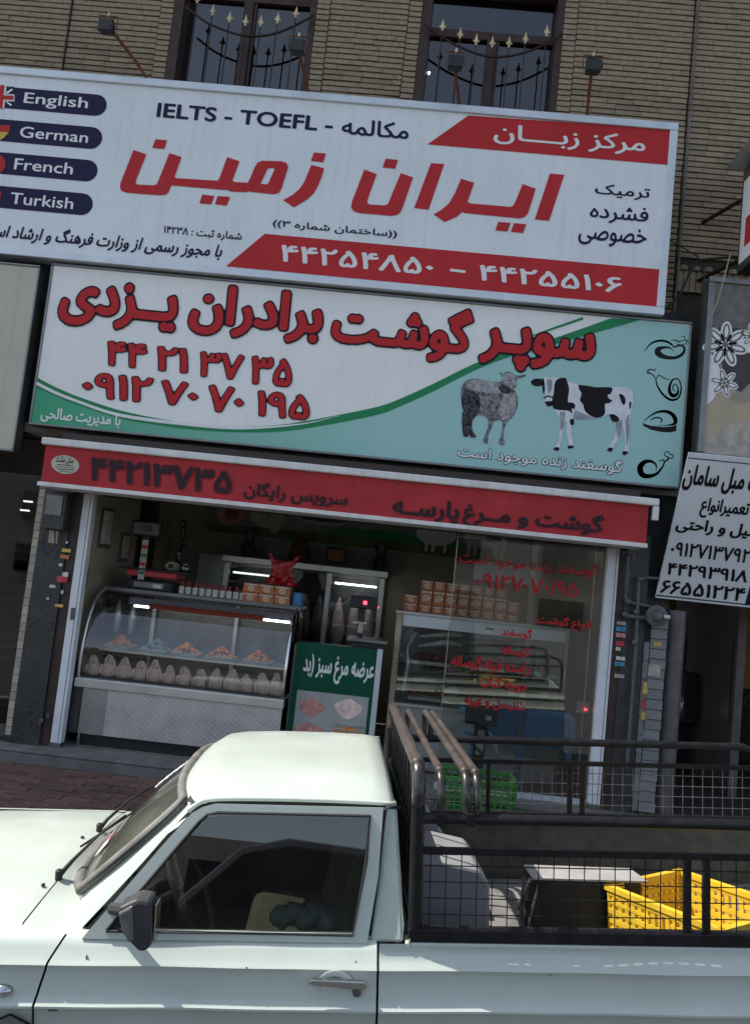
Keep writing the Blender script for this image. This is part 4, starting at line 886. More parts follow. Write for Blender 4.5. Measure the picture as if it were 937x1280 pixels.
# plucked chickens in a row
ck = thing('whole_chicken', 'whole plucked chicken, first of the front row, at the left end of the display case', 'chicken', (-2.6, 7.16, .565), 'whole chickens in the front row of the case')
cb = MB().lathe([(.0, .0), (.04, .004), (.06, .035), (.063, .07), (.055, .11), (.038, .145), (.026, .17), (.014, .188), (.0, .192)], ck.location, 14, sx=1, sy=.85)
cb.v = [v+Vector([rng.uniform(-.004, .004) for _ in 'xyz']) for v in cb.v]; obj('body', cb, 'chicken', ck, smooth=True)
for g in (-1, 1):
    obj('wing', MB().blob(Vector(ck.location)+Vector((g*.05, -.03, .075)), .018, .022, .045), 'chicken', ck, smooth=True)
    obj('leg', MB().tube([Vector(ck.location)+Vector((g*.02, -.03, .13)), Vector(ck.location)+Vector((g*.018, -.035, .175)), Vector(ck.location)+Vector((g*.006, -.02, .2))], [.017, .012, .007]), 'chicken', ck, smooth=True)
ords = ['first', 'second', 'third', 'fourth', 'fifth', 'sixth', 'seventh', 'eighth', 'ninth', 'tenth', 'eleventh', 'twelfth', 'last']
for k in range(1, 13):
    c = copy_thing(ck, (-2.6+.1385*k+rng.uniform(-.01, .01), 7.16+rng.uniform(-.01, .01), .565), '%s whole plucked chicken from the left in the front row of the display case' % ords[k], rng.uniform(-.3, .3)); s = rng.uniform(.9, 1.12); c.scale = (s, s, rng.uniform(.86, 1.08)); c.rotation_euler.x = rng.uniform(-.12, .06); c.rotation_euler.y = rng.uniform(-.12, .12)
desc = ['dim tray of orange chicken pieces farthest left on the case shelf', 'tray of darker greenish pieces, second from the left on the case shelf', 'tray heaped with bright orange chicken in the middle of the shelf', 'tray of orange chicken, fourth from the left on the shelf', 'tray of orange chicken at the right end of the shelf']
for k, (px, py) in enumerate(((150, 806), (194, 812), (232, 817), (276, 822), (322, 827))):
    c = P(px, py, 7.42); t = thing('food_tray', desc[k], 'tray', (c.x, 7.45, .813), 'steel trays on the case shelf')
    z = .814
    obj('tray', MB().add([(c.x+a*s, 7.45+b*s, z+h) for s, h in ((.1, 0), (.13, .03)) for a, b in ((-1, -.9), (1, -.9), (1, .9), (-1, .9))], [(0,1,2,3),(0,4,5,1),(1,5,6,2),(2,6,7,3),(3,7,4,0)]), 'tray', t, solid=.003)
    h = MB()
    for i in range(64):
        a = rng.uniform(0, 6.28); r = rng.uniform(0, .125); h.blob((c.x+r*math.cos(a), 7.45+r*.8*math.sin(a), z+.02+(.125-r)*.7), .022, .02, .016, .2, 6, 4)
    obj('pieces', h, 'chicken_spice' if k != 1 else 'cloth_green', t, smooth=True, kind='stuff')
for k in range(3):
    c = P((118, 140, 158)[k], (760, 764, 768)[k]+24, 7.5)
    tag(obj('hanging_bag', MB().tube([(c.x, 7.6, 1.25), (c.x+.005, 7.6, 1.1), (c.x, 7.6, .95)], [.012, .035, .028]), 'alu_frame', smooth=True), 'pale hanging bag behind the case glass, %s from the left end' % ('nearest', 'second', 'third')[k], 'bag')

# things on top of the case
zt = 1.366
bt = thing('sauce_bottle', 'small red-capped bottle, first of the row on the case, next to the scale', 'bottle', (-1.99, 7.5, zt), 'small bottles on top of the display case')
L0 = Vector(bt.location)
obj('bottle', MB().lathe([(.0, 0), (.024, .001), (.026, .02), (.026, .07), (.012, .095), (.011, .105)], L0, 12), 'bottle_red', bt, smooth=True); obj('cap', MB().lathe([(.012, .104), (.012, .122), (.0, .124)], L0, 10), 'letter_red', bt)
obj('label', MB().lathe([(.0268, .01), (.0268, .075)], L0, 12), 'label_white', bt)
for k in range(1, 10): copy_thing(bt, (-1.99+.0645*k, 7.5+rng.uniform(-.006, .006), zt), '%s small red-capped bottle from the scale, on top of the display case' % ords[k], rng.uniform(-.5, .5))
def carton(x, y, z, w, d, h, label, group, name='carton'):
    t = thing(name, label, 'box', (x+w/2, y, z), group)
    obj('box', MB().box(x, x+w, y, y+d, z, z+h), 'carton', t, bevel=.003)
    obj('label', MB().lathe([(.0, -.0), (min(w, h)*.32, .0005)], (x+w/2, y-.0015, z+h*.45), 14, 'y', sx=1.25), 'carton_label', t)
    obj('printed_band', MB().box(x+.006, x+w-.006, y-.0014, y-.0002, z+h*.8, z+h*.93), 'label_white', t)
    t.rotation_euler.z = rng.uniform(-.045, .045)
    return t
for r, nm in enumerate(('lower', 'upper')):
    for c_ in range(3): carton(-1.405+.148*c_+rng.uniform(-.003, .003), 7.46, zt+.088*r, .143, .16, .085, 'orange carton, %s row, %s of three on the display case' % (nm, ('left', 'middle', 'right')[c_]), 'orange cartons on the display case')
rb = MB()
def bagpt(u, v):
    a = 2*math.pi*u; e = lambda t: math.copysign(abs(t)**.5, t); k = .75+.45*abs(2*v-1)**1.5; q = 1+.13*math.sin(7*a+9*v)+.09*math.sin(13*a-17*v)
    return Vector((-1.1+.115*e(math.cos(a))*k*q, 7.72+.07*e(math.sin(a))*k*q*(1.1-.8*v), zt+.18+.26*v+.03*math.cos(2*a)*v))
rb.grid(bagpt, 36, 12)
tag(obj('plastic_bag', rb, 'red_bag', smooth=False), 'crumpled shiny red plastic bag above the orange cartons on the case', 'bag')
tag(obj('holder', MB().box(-1.17, -1.03, 7.64, 7.8, zt, zt+.2), 'black'), 'black stand under the red plastic bag', 'stand')
tag(obj('roll', MB().lathe([(.0, 0), (.055, .001), (.058, .02), (.058, .12), (.05, .13), (.0, .131)], (-.9, 7.55, zt), 18), 'blue_plastic', auto=40), 'blue plastic roll at the right end of the case top', 'roll')
sc_ = thing('shop_scale', 'black weighing scale with a red tray and pole display on the left of the case', 'scale', (-2.3, 7.55, zt))
obj('base', MB().box(-2.5, -2.06, 7.42, 7.7, zt, zt+.1), 'black', sc_, bevel=.015); obj('front_plate', MB().box(-2.42, -2.14, 7.414, 7.419, zt+.03, zt+.08), 'steel_dark', sc_)
obj('tag', MB().box(-2.24, -2.16, 7.409, 7.413, zt+.035, zt+.07), 'label_white', sc_)
obj('weighing_tray', MB().box(-2.5, -2.03, 7.4, 7.72, zt+.13, zt+.19), 'scale_red', sc_, bevel=.01); obj('tray_rim', MB().box(-2.56, -1.9, 7.38, 7.74, zt+.19, zt+.205), 'black', sc_, bevel=.004)
obj('pole', MB().box(-2.38, -2.33, 7.4, 7.44, zt+.1, zt+.5), 'black', sc_); obj('pole_label', MB().box(-2.385, -2.325, 7.394, 7.399, zt+.1, zt+.47), 'pale_print', sc_)
for k in range(4): obj('pole_label', MB().box(-2.383, -2.327, 7.391, 7.3935, zt+.15+.08*k, zt+.18+.08*k), 'letter_red' if k % 2 else 'green_dark', sc_)
hd = obj('display', MB().box(-2.5, -2.22, 7.38, 7.46, zt+.5, zt+.65), 'black', sc_, bevel=.02); obj('display_face', MB().box(-2.48, -2.24, 7.372, 7.379, zt+.52, zt+.63), 'gas_grey', hd, bevel=.01); obj('screen', MB().box(-2.4, -2.3, 7.366, 7.371, zt+.55, zt+.61), 'screen', hd)
cl = MB()
for k in range(4): cl.tube([(-2.1+.035*math.cos(t)*(1+.3*k)-.02, 7.5+.02*k, zt+.25+.03*math.sin(t)*(1+.1*k)) for t in [2*math.pi*i/14 for i in range(14)]], .007, 6, closed=True)
tag(obj('cord_coil', cl, 'cable_pale', smooth=True), 'coil of pale cord lying on the red scale tray', 'cord')
tag(obj('glass_jar', MB().lathe([(.0, 0), (.05, .001), (.055, .04), (.04, .08), (.0, .085)], (-1.98, 7.5, zt+.206), 14), 'case_glass', smooth=True), 'round clear container beside the cord coil on the scale', 'container')

# on the side and back walls
def onside(name, py0, label, cat, m, y0, y1, z0, z1, fr=None):
    t = thing(name, label, cat, (-2.79, (y0+y1)/2, z0))
    obj('frame', MB().box(-2.789, -2.77, y0, y1, z0, z1), fr or 'gas_grey', t); obj('inset', MB().box(-2.769, -2.764, y0+.03, y1-.03, z0+.04, z1-.03), m, t)
onside('wall_picture', 0, 'small grey framed certificate on the left inner wall', 'picture', 'label_white', 7.35, 7.65, 1.72, 2.1)
onside('wall_notice', 0, 'narrow pale notice hanging behind the certificate on the inner wall', 'notice', 'label_white', 7.95, 8.2, 1.6, 1.9)
onside('mirror_panel', 0, 'tall grey mirror panel on the left inner wall above the scale', 'mirror', 'window_glass', 8.45, 9.05, 1.35, 2.35, 'black')
tag(obj('switch', MB().box(-2.789, -2.77, 7.1, 7.2, 1.35, 1.52), 'rust', bevel=.005), 'brown switch on the inner wall behind the left post', 'switch')
gz = MB()
for k in range(9): gz.blob((P(229, 660, 9.2).x+rng.uniform(-.04, .04), 9.2, 1.55+.07*k), .035, .03, .05, .25, 7, 5)
tag(obj('foil_garland', gz, 'steel_dark', smooth=False), 'shiny foil bundle hanging in front of the back wall left', 'garland')
fb = thing('tall_cabinet', 'pale grey upright panel standing against the back wall behind the scale', 'cabinet', (-2.1, 9.3, 0))
obj('body', MB().box(-2.33, -1.98, 9.35, 9.69, .003, 1.8), 'wall_tile', fb, bevel=.01)
# rear fridge
rf = thing('refrigerator', 'tall stainless glass-door refrigerator with lit tubes against the back wall', 'refrigerator', (-1.0, 9.1, 0))
X0, X1 = -1.95, -.12
obj('top', MB().box(X0-.03, X1+.03, 9.0, 9.68, 1.72, 1.8), 'steel', rf, bevel=.01); obj('back', MB().box(X0, X1, 9.62, 9.66, .1, 1.718), 'steel_dark', rf); obj('base', MB().box(X0, X1, 9.06, 9.66, .003, .098), 'black', rf)
for x in (X0, -1.33, -.78, X1-.06): obj('upright', MB().box(x, x+.06, 9.03, 9.1, .1, 1.718), 'steel', rf, bevel=.006)
for k, (a, b) in enumerate(((X0+.062, -1.332), (-1.268, -.782), (-.718, X1-.062))):
    d = obj('door', MB().box(a, b, 9.035, 9.045, .15, 1.7), 'neighbour_glass' if k < 2 else 'case_glass', rf); obj('handle', MB().tube([(a+.04, 9.01, .9), (a+.04, 9.01, 1.3)], .01), 'chrome', d)
    if k != 1: obj('tube', MB().box(a+.03, b-.03, 9.12, 9.14, 1.6, 1.622), 'tube_light', d)
    for j in range(3):
        m_ = MB(); xx = a+(b-a)*(j+.5)/3; m_.tube([(xx, 9.35, 1.45), (xx, 9.35, 1.3), (xx+.02, 9.33, 1.05), (xx, 9.35, .8)], [.015, .05, .085, .03], 8)
        obj('hanging_carcass', m_, 'chicken' if k else 'steel_dark', d, smooth=True)
tag(obj('wall_tiles', MB().box(-2.0, .05, 9.69, 9.705, 1.8, 2.12), 'wall_tile'), 'grey wall panel above the rear refrigerator', 'panel')
pf = thing('picture_frame', 'small dark picture with an orange print on top of the rear refrigerator', 'picture', (-.72, 9.3, 1.8)); obj('frame', MB().box(-.84, -.6, 9.28, 9.3, 1.83, 2.02), 'black', pf); obj('print', MB().box(-.81, -.63, 9.272, 9.279, 1.86, 1.99), 'carton', pf)
tag(obj('clay_pot', MB().lathe([(.0, 0), (.1, .002), (.13, .08), (.09, .2), (.05, .26), (.06, .3)], (-1.15, 9.3, 1.801), 14), 'rust', auto=40), 'brown pot on top of the rear refrigerator', 'pot')
for x in (-1.75, -.2): tag(obj('glass_vase', MB().lathe([(.0, 0), (.06, .002), (.1, .1), (.05, .2), (.09, .3)], (x, 9.3, 1.801), 12), 'steel_dark', auto=40), 'dark glass vase on the %s end of the rear refrigerator' % ('left' if x < -1 else 'right'), 'vase')
# printed banner
bn = thing('banner', 'long printed banner of meadow, meat and farm animals under the shop ceiling', 'banner', (-.3, 9.5, 2.0)); pb = VP(9.5)
obj('cloth', MB().box(-2.3, 1.85, 9.5, 9.51, 2.05, 2.62), 'sky_print', bn)
obj('meadow', MB().add([pb.pt(*q, .003) for q in ((-2.3, 2.05), (1.85, 2.05), (1.85, 2.19), (.6, 2.16), (-.6, 2.2), (-1.3, 2.17), (-2.3, 2.17))], [tuple(range(7))]), 'grass_print', bn)
obj('hedge', MB().add([pb.pt(*q, .005) for q in ((-.9, 2.19), (.4, 2.165), (1.85, 2.19), (1.85, 2.27), (.5, 2.24), (-.2, 2.29), (-.8, 2.26))], [tuple(range(7))]), 'green_dark', bn)
def ell(cx, cy, a, b, m, off, nm='printed_shape'): obj(nm, MB().add([pb.pt(cx+a*math.cos(t), cy+b*math.sin(t), off) for t in [2*math.pi*i/16 for i in range(16)]], [tuple(range(16))]), m, bn)
ell(-2.05, 2.3, .17, .15, 'meat_pink', .006); ell(-2.03, 2.3, .09, .08, 'meat', .0075); ell(-1.6, 2.3, .22, .13, 'pale_print', .006); ell(-1.5, 2.22, .08, .1, 'pale_print', .0065); ell(-.95, 2.32, .28, .045, 'pale_print', .0065); ell(-.95, 2.335, .27, .02, 'sheep_dark', .008)
ell(.42, 2.3, .24, .13, 'print_white', .008); ell(1.0, 2.3, .26, .1, 'print_white', .008); ell(1.1, 2.32, .09, .06, 'print_black', .009)
for x in (.3, .38, .52, .8, .88, 1.12, 1.2): obj('printed_shape', MB().add([pb.pt(x, 2.09, .0085), pb.pt(x+.03, 2.09, .0085), pb.pt(x+.04, 2.28, .0085), pb.pt(x-.01, 2.28, .0085)], [(0,1,2,3)]), 'print_white', bn)
obj('hem', MB().tube([(-2.3, 9.495, 2.05), (1.85, 9.495, 2.05)], .006), 'alu_frame', bn)
# small counter with the green poster, scale with red digits
gc = thing('counter', 'narrow counter faced with a green and white poultry poster between the two cases', 'counter', (-.45, 7.1, 0)); pg = VP(7.1)
obj('body', MB().box(-.83, -.12, 7.13, 7.6, .003, 1.05), 'steel_dark', gc); obj('poster', MB().box(-.81, -.1, 7.1, 7.128, .1, 1.08), 'green_print', gc); obj('post', MB().box(-.098, -.05, 7.09, 7.2, .003, 1.09), 'alu_frame', gc, bevel=.004)
obj('white_field', MB().box(-.76, -.13, 7.096, 7.0995, .1, .665), 'photo_pale', gc)
text('arze', pg, (378.5, 837), (467, 842), (419.3, 820), (419, 855), 'print_white', gc, .004)
for x, z, a, b, m in ((-.62, .53, .11, .07, 'meat_pink'), (-.3, .55, .12, .08, 'chicken'), (-.62, .32, .13, .07, 'meat_pink'), (-.28, .34, .13, .05, 'chicken_spice')):
    mb = MB(); mb.add([(x+a*math.cos(t)*(1+.12*math.sin(3*t)), 7.0935, z+b*math.sin(t)*(1+.15*math.cos(4*t))) for t in [2*math.pi*i/20 for i in range(20)]], [tuple(range(20))]); obj('printed_meat', mb, m, gc)
for k in range(5): obj('shelf_slat', MB().box(-.4, -.13, 7.085, 7.0925, .22+.045*k, .235+.045*k), 'steel', gc)
ds = thing('shop_scale', 'dark scale with glowing red digits on a pole beside the green poster', 'scale', (-.25, 7.3, 1.05))
obj('plate', MB().box(-.38, -.02, 7.15, 7.5, 1.13, 1.16), 'steel_dark', ds, bevel=.005); obj('base', MB().box(-.33, -.06, 7.17, 7.48, 1.052, 1.128), 'black', ds, bevel=.01); obj('pole', MB().box(-.3, -.25, 7.3, 7.34, 1.16, 1.42), 'black', ds)
obj('pole_label', MB().box(-.297, -.253, 7.294, 7.299, 1.2, 1.3), 'pale_print', ds); h_ = obj('display', MB().box(-.39, -.15, 7.27, 7.34, 1.42, 1.53), 'black', ds, bevel=.01); obj('digits', MB().box(-.27, -.24, 7.262, 7.269, 1.46, 1.49), 'led_red', h_); obj('digits', MB().box(-.136, -.13, 7.27, 7.275, 1.44, 1.455), 'led_red', h_)

# right cabinet behind the glass
cbn = thing('display_cabinet', 'upright white and glass meat cabinet carrying orange cartons behind the shop window', 'cabinet', (.9, 7.5, 0))
A0, A1 = .07, 1.6
obj('top', MB().box(A0-.04, A1+.03, 7.42, 8.1, 1.41, 1.432), 'white_rail', cbn, bevel=.004); obj('valance', MB().box(A0+.03, A1, 7.45, 7.48, 1.3, 1.408), 'sign_white', cbn)
obj('logo', MB().box(.86, .94, 7.446, 7.4495, 1.345, 1.365), 'steel_dark', cbn); obj('corner_post', MB().box(A0-.03, A0+.028, 7.43, 7.5, .003, 1.408), 'brass_edge', cbn, bevel=.006); obj('corner_post', MB().box(A1, A1+.03, 7.45, 7.5, .003, 1.408), 'brass_edge', cbn)
obj('window', MB().box(A0+.03, A1-.001, 7.452, 7.458, .6, 1.298), 'case_glass', cbn); obj('sill', MB().box(A0+.03, A1-.001, 7.44, 7.5, .575, .598), 'steel', cbn)
obj('vent_panel', MB().box(A0+.03, A0+.36, 7.46, 7.48, .02, .573), 'punched_white', cbn); obj('lower_panel', MB().box(A0+.363, A1-.001, 7.46, 7.48, .02, .573), 'photo_pale', cbn)
obj('back', MB().box(A0, A1, 8.05, 8.09, .003, 1.405), 'steel_dark', cbn); obj('deck', MB().box(A0+.03, A1-.002, 7.5, 8.04, .56, .6), 'steel_dark', cbn); obj('shelf', MB().box(A0+.04, A1-.01, 7.6, 8.03, .93, .945), 'shop_glass', cbn)
for k in range(6):
    z = .61 if k < 3 else .947; x = A0+.15+.5*(k % 3)
    obj('meat_tray', MB().box(x, x+.38, 7.65, 7.95, z, z+.03), 'label_white', cbn, bevel=.01)
    m_ = MB()
    for j in range(7): m_.blob((x+.06+.045*j, 7.72+rng.uniform(0, .15), z+.06), .05, .05, .035, .2, 8, 5)
    obj('meat', m_, 'meat', cbn, smooth=True)
obj('hanging_film', MB().tube([(A0+.1, 7.52, .7), (A0+.12, 7.52, .95), (A0+.1, 7.53, 1.1), (A0+.16, 7.52, 1.25)], [.025, .02, .012, .035], 7), 'alu_frame', cbn)
for k in range(2): obj('paper_roll', MB().tube([(A0+.2, 7.55, 1.12+.09*k), (A0+.45+.1*k, 7.55, 1.18+.09*k), (A0+.6, 7.55, 1.17+.09*k)], [.01, .03, .012], 7), 'label_white', cbn)
zb = 1.433; gcol = 'orange cartons stacked on the meat cabinet'
for r in range(2): carton(.1, 7.6, zb+.078*r, .12, .14, .075, 'small orange carton standing apart at the left, %s one' % ('lower', 'upper')[r], gcol)
for c_ in range(8):
    zz_ = zb
    for r, h in enumerate((.075, .14, .09)):
        if c_ == 7 and r == 2: continue
        hh = h if c_ != 7 else h*.9
        carton(.245+.117*c_, 7.58+rng.uniform(-.01, .01), zz_, .109, .16, hh-.003, 'orange carton in the %s layer of the cabinet stack, %s column from the left' % (('bottom', 'middle', 'top')[r], ords[c_]), gcol); zz_ += hh
# window glass with red lettering
wg = thing('shop_window', 'sliding glass panes with red meat price lettering at the right half of the shop', 'window', (1.13, 6.93, 0)); pw = VP(6.93)
obj('pane', MB().box(.5, 1.2, 6.955, 6.962, .05, 2.19), 'shop_glass', wg); obj('pane', MB().box(1.14, 1.769, 6.93, 6.937, .05, 2.19), 'shop_glass', wg)
obj('edge', MB().box(.492, .499, 6.95, 6.967, .05, 2.19), 'brass_edge', wg); obj('edge', MB().box(.495, 1.768, 6.925, 6.967, .004, .049), 'alu_frame', wg); obj('edge', MB().box(1.69, 1.7, 6.965, 6.98, .05, 2.19), 'brass_edge', wg)
for k, L, Rr, T, B in (('gusfand', (574, 694.4), (747, 715), (601, 690), (739, 724)), ('mob', (596.5, 726.5), (721.4, 740.9), (609.3, 716.8), (715, 747)), ('anva', (667.9, 774.5), (738.3, 781), (687.7, 769.6), (726, 789)),
        ('w1', (626, 792), (664.7, 792), (659, 785.7), (650, 799.5)), ('w2', (626, 815.5), (662, 814.5), (659, 808.7), (652.5, 823)), ('w3', (563.8, 825.7), (661.5, 840), (598, 820), (659, 846)), ('w4', (598, 854.5), (658.3, 860.3), (623.7, 847), (652.5, 867)), ('w5', (581.4, 877), (655, 885), (620.5, 873), (649, 890.8))):
    text(k, pw, L, Rr, T, B, 'letter_red', wg, .001)
tag(obj('paper_notice', MB().box(P(592, 715, 7.2).x, P(676, 720, 7.2).x, 7.2, 7.204, P(640, 729, 7.2).z, P(640, 706, 7.2).z), 'photo_pale'), 'white paper notice behind the red telephone number on the window', 'notice')
sk = thing('wall_socket', 'small box with a red light low on the frame beside the blue chair', 'socket', tuple(P(728, 884, 7.1))); c = P(728, 884, 7.1); obj('plate', MB().box(c.x-.06, c.x+.06, 7.08, 7.1, c.z-.05, c.z+.05), 'pale_print', sk, bevel=.005); obj('light', MB().box(c.x+.0, c.x+.03, 7.072, 7.079, c.z-.02, c.z-.008), 'led_red', sk)
ps = thing('price_screen', 'small black monitor on a stand with a paper tag behind the window', 'monitor', (.84, 6.99, 0))
hd = obj('display', MB().box(.71, .985, 7.0, 7.05, .55, .735), 'black', ps, bevel=.012); obj('screen', MB().box(.745, .955, 6.993, 6.9995, .58, .71), 'screen', hd); obj('sticker', MB().box(.88, .93, 6.99, 6.9925, .6, .64), 'label_white', hd)
obj('stand', MB().box(.8, .9, 7.02, 7.06, .05, .548), 'granite', ps); obj('tag', MB().box(.825, .885, 7.012, 7.019, .3, .4), 'label_white', ps); obj('tag', MB().box(.83, .89, 7.012, 7.019, .46, .51), 'pale_print', ps); obj('base', MB().box(.72, .98, 6.98, 7.2, .003, .05), 'black', ps)
obj('cable', MB().tube([(.62, 7.0, .35), (.7, 6.99, .42), (.8, 7.0, .38), (.9, 7.0, .3)], .008), 'cable', ps)
# blue plastic chairs
def chair(x, y, label, rz=0):
    t = thing('plastic_chair', label, 'chair', (x, y, .003), 'blue plastic chairs behind the window'); o = Vector(t.location); V = Vector
    obj('seat', MB().grid(lambda u, v: o+V((-.22+.44*u, -.2+.42*v, .40-.015*math.sin(math.pi*u)*math.sin(math.pi*v))), 6, 6), 'blue_plastic', t, solid=.012, smooth=True)
    obj('backrest', MB().grid(lambda u, v: o+V(((-.23+.46*u)*(1-.14*v*v), -.2-.09*v+.05*(1-(2*u-1)**2)-.05, .41+.33*v*(1-.12*(2*u-1)**4))), 8, 5), 'blue_plastic', t, solid=.012, smooth=True)
    for g in (-1, 1):
        obj('leg', MB().tube([o+V((g*.2, -.19, .4)), o+V((g*.25, -.24, 0))], [.03, .02], 6), 'blue_plastic', t); obj('leg', MB().tube([o+V((g*.2, .2, .4)), o+V((g*.24, .24, 0))], [.03, .02], 6), 'blue_plastic', t)
        obj('armrest', MB().tube([o+V((g*.22, -.24, .6)), o+V((g*.26, -.05, .62)), o+V((g*.26, .15, .6)), o+V((g*.23, .2, .4))], [.018, .024, .024, .018], 6), 'blue_plastic', t, smooth=True)
    t.rotation_euler.z = rz; return t
chair(1.43, 7.3, 'blue plastic chair seen from behind beside the right window post'); chair(.98, 7.42, 'blue plastic chair half hidden behind the black monitor', .2)
# green crate on the step
def crate(name, w, d, h, m, label, loc, handle=True, nx=9, nz=4, group=None, bw=.006):
    t = thing(name, label, 'crate', (0, 0, 0), group); ORG[t.name] = Vector((0, 0, 0))
    b = MB().box(-w/2, w/2, -d/2, d/2, 0, .012); obj('bottom', b, m, t)
    for sx, L, ax in ((-1, w, 0), (1, w, 0), (-1, d, 1), (1, d, 1)):
        g = MB(); off = (d if ax == 0 else w)/2*sx; th = .008
        def bar(a0, a1, z0, z1, th=th):
            if ax == 0: g.box(a0, a1, off-th, off+th, z0, z1)
            else: g.box(off-th, off+th, a0, a1, z0, z1)
        n_ = max(3, int(nx*L/w))
        for k in range(n_+1): x = -L/2+L*k/n_; bar(max(x-bw, -L/2), min(x+bw, L/2), .012, h-.02, .0065)
        for k in range(nz+1):
            z = .012+(h-.04)*k/nz
            if k == nz-1 and ax == 1 and handle: bar(-L/2, -.05, z-.005, z+.008, .008); bar(.05, L/2, z-.005, z+.008, .008)
            else: bar(-L/2, L/2, z-bw*.9, z+bw*1.2, .008)
        bar(-L/2-.012, L/2+.012, h-.02, h, .014)
        obj('side', g, m, t)
    t.location = loc; return t
crate('plastic_crate', .56, .36, .34, 'green_plastic', 'green plastic crate standing on the step in front of the window', (.79, 6.45, -.075), nx=11, nz=5)
tag(obj('litter', MB().box(P(205, 966, 6.0).x, P(209, 966, 6.0).x, 6.2, 6.23, -.088, -.083), 'label_white'), 'scrap of white paper on the pavement behind the windscreen', 'litter')
# ------------------------------------------------------------------ the pickup (built in its own frame, front towards -x)
TM = Matrix.Translation((0, 0, -.53)) @ Matrix.Rotation(R(-4.0), 4, 'Y') @ Matrix.Rotation(R(4.0), 4, 'Z')
tk = thing('pickup_truck', 'white pickup truck with a black steel cage over its bed, parked along the kerb', 'pickup truck', (0, 0, 0))
V = Vector
def interp(tab, z):
    if z <= tab[0][0]: return tab[0][1]
    for (a, p), (b, q) in zip(tab, tab[1:]):
        if z <= b: return p+(q-p)*(z-a)/(b-a)
    return tab[-1][1]
SEC = [(.26,.11),(.36,.085),(.5,.055),(.65,.026),(.76,.008),(.806,-.004),(.815,-.011),(.822,-.011),(.83,-.002),(.845,.005),(.88,.012),(.915,.02),(.928,.016),(.937,.012),(.944,.018),(.955,.03),(.98,.045),(1.0,.062),(1.008,.075)]
def arch(x):
    r = 0
    for cx in (-1.42, 1.35):
        if abs(x-cx) < .37: r = max(r, .24+math.sqrt(.37**2-(x-cx)**2)*1.05)
    return r
def side_panel(name, fa, fb, far, m='truck_paint', zmin=0, sec=SEC, n=None, ret=.02):
    zs = [z for z, _ in sec if z >= zmin]; n = n or 12; mb = MB(); vs = []
    def pt(x, z):
        zz = max(z, arch(x)); y = 2.72+interp(sec, zz)
        # dent-free but not dead flat: a few mm of wave
        y += .003*math.sin(x*5.1+z*4)+.0018*math.sin(x*13+z*7)
        if far: y = 7.0-y
        return V((x, y, zz))
    m_ = len(zs)
    for i in range(n+1):
        for z in zs: a, b = fa(z), fb(z); vs.append(pt(a+(b-a)*i/n, z))
    fs = [(i*m_+j, (i+1)*m_+j, (i+1)*m_+j+1, i*m_+j+1) for i in range(n) for j in range(m_-1)]
    mb.add(vs, fs)
    for i in (0, n):                                  # panel edge turned inwards
        e = [vs[i*m_+j] for j in range(m_)]; s = -1 if far else 1
        k = [v+V((.003 if i == 0 else -.003, s*ret, 0)) for v in e]; mb.add(e+k, [(j, j+1, m_+j+1, m_+j) for j in range(m_-1)])
    return mb
DF = [(.26, -.735), (.6, -.76), (.763,-.771),(.826,-.768),(.9,-.752),(.947,-.739),(1.011,-.703)]
df = lambda z: interp(DF, z)
for far in (False, True):
    dr = obj('door', side_panel('door', lambda z: df(z)+.004, lambda z: .325, far, n=16), 'truck_paint', tk, auto=35)
    obj('fender', side_panel('fender', lambda z: -2.15, lambda z: df(z)-.004, far, n=40), 'truck_paint', tk, auto=35)
    obj('bed_side', side_panel('bed', lambda z: .333, lambda z: 2.45, far, n=44, sec=[(z, y if z < .9 else min(y, .045)) for z, y in SEC]), 'truck_paint', tk, auto=35)
    if not far: DOOR = dr
    obj('door_gap', MB().box(-.79, .34, *((2.76, 2.775) if not far else (4.225, 4.24)), .3, .915), 'rubber', tk)
# waist ledge under the side glass, fender tops, bonnet
def ledge(far):
    g = lambda y: 7-y if far else y
    return MB().grid(lambda u, v: V((-.70+1.025*u, g(2.795+.055*v), 1.008+.006*math.sin(v*3.14))), 8, 3)
for far in (False, True): obj('window_ledge', ledge(far), 'truck_paint', tk, smooth=True)
def hoodz(x, y):
    s = (y-3.5)/.63; z = 1.026+.066*(1-abs(s)**2)
    if x < -1.75: z -= .10*((-1.75-x)/.4)**2
    if x < -1.1: z -= .02*(-1.1-x)
    return z
def hrear(y): return -.865+.03*(1-abs((y-3.5)/.63)**2)
hood = MB().grid(lambda u, v: (lambda y: (lambda x: V((x, y, hoodz(x, y)+(.004 if 0 < u < 1 and 0 < v < 1 else -.006))))(-2.13+(hrear(y)-.004+2.13)*u))(2.873+1.254*v), 24, 24)
obj('hood', hood, 'truck_paint', tk, smooth=True)
for far in (False, True):
    g = (lambda y: 7-y) if far else (lambda y: y)
    obj('fender_top', MB().grid(lambda u, v: V((-2.15+(1.285 if v > .5 else 1.285+.165*(1-2*v))*u, g(2.795+.074*v), 1.008+.018*math.sin(v*1.57)-(.10*max(0, (-1.75-(-2.15+1.285*u))/.4)**2))), 20, 6), 'truck_paint', tk, smooth=True)
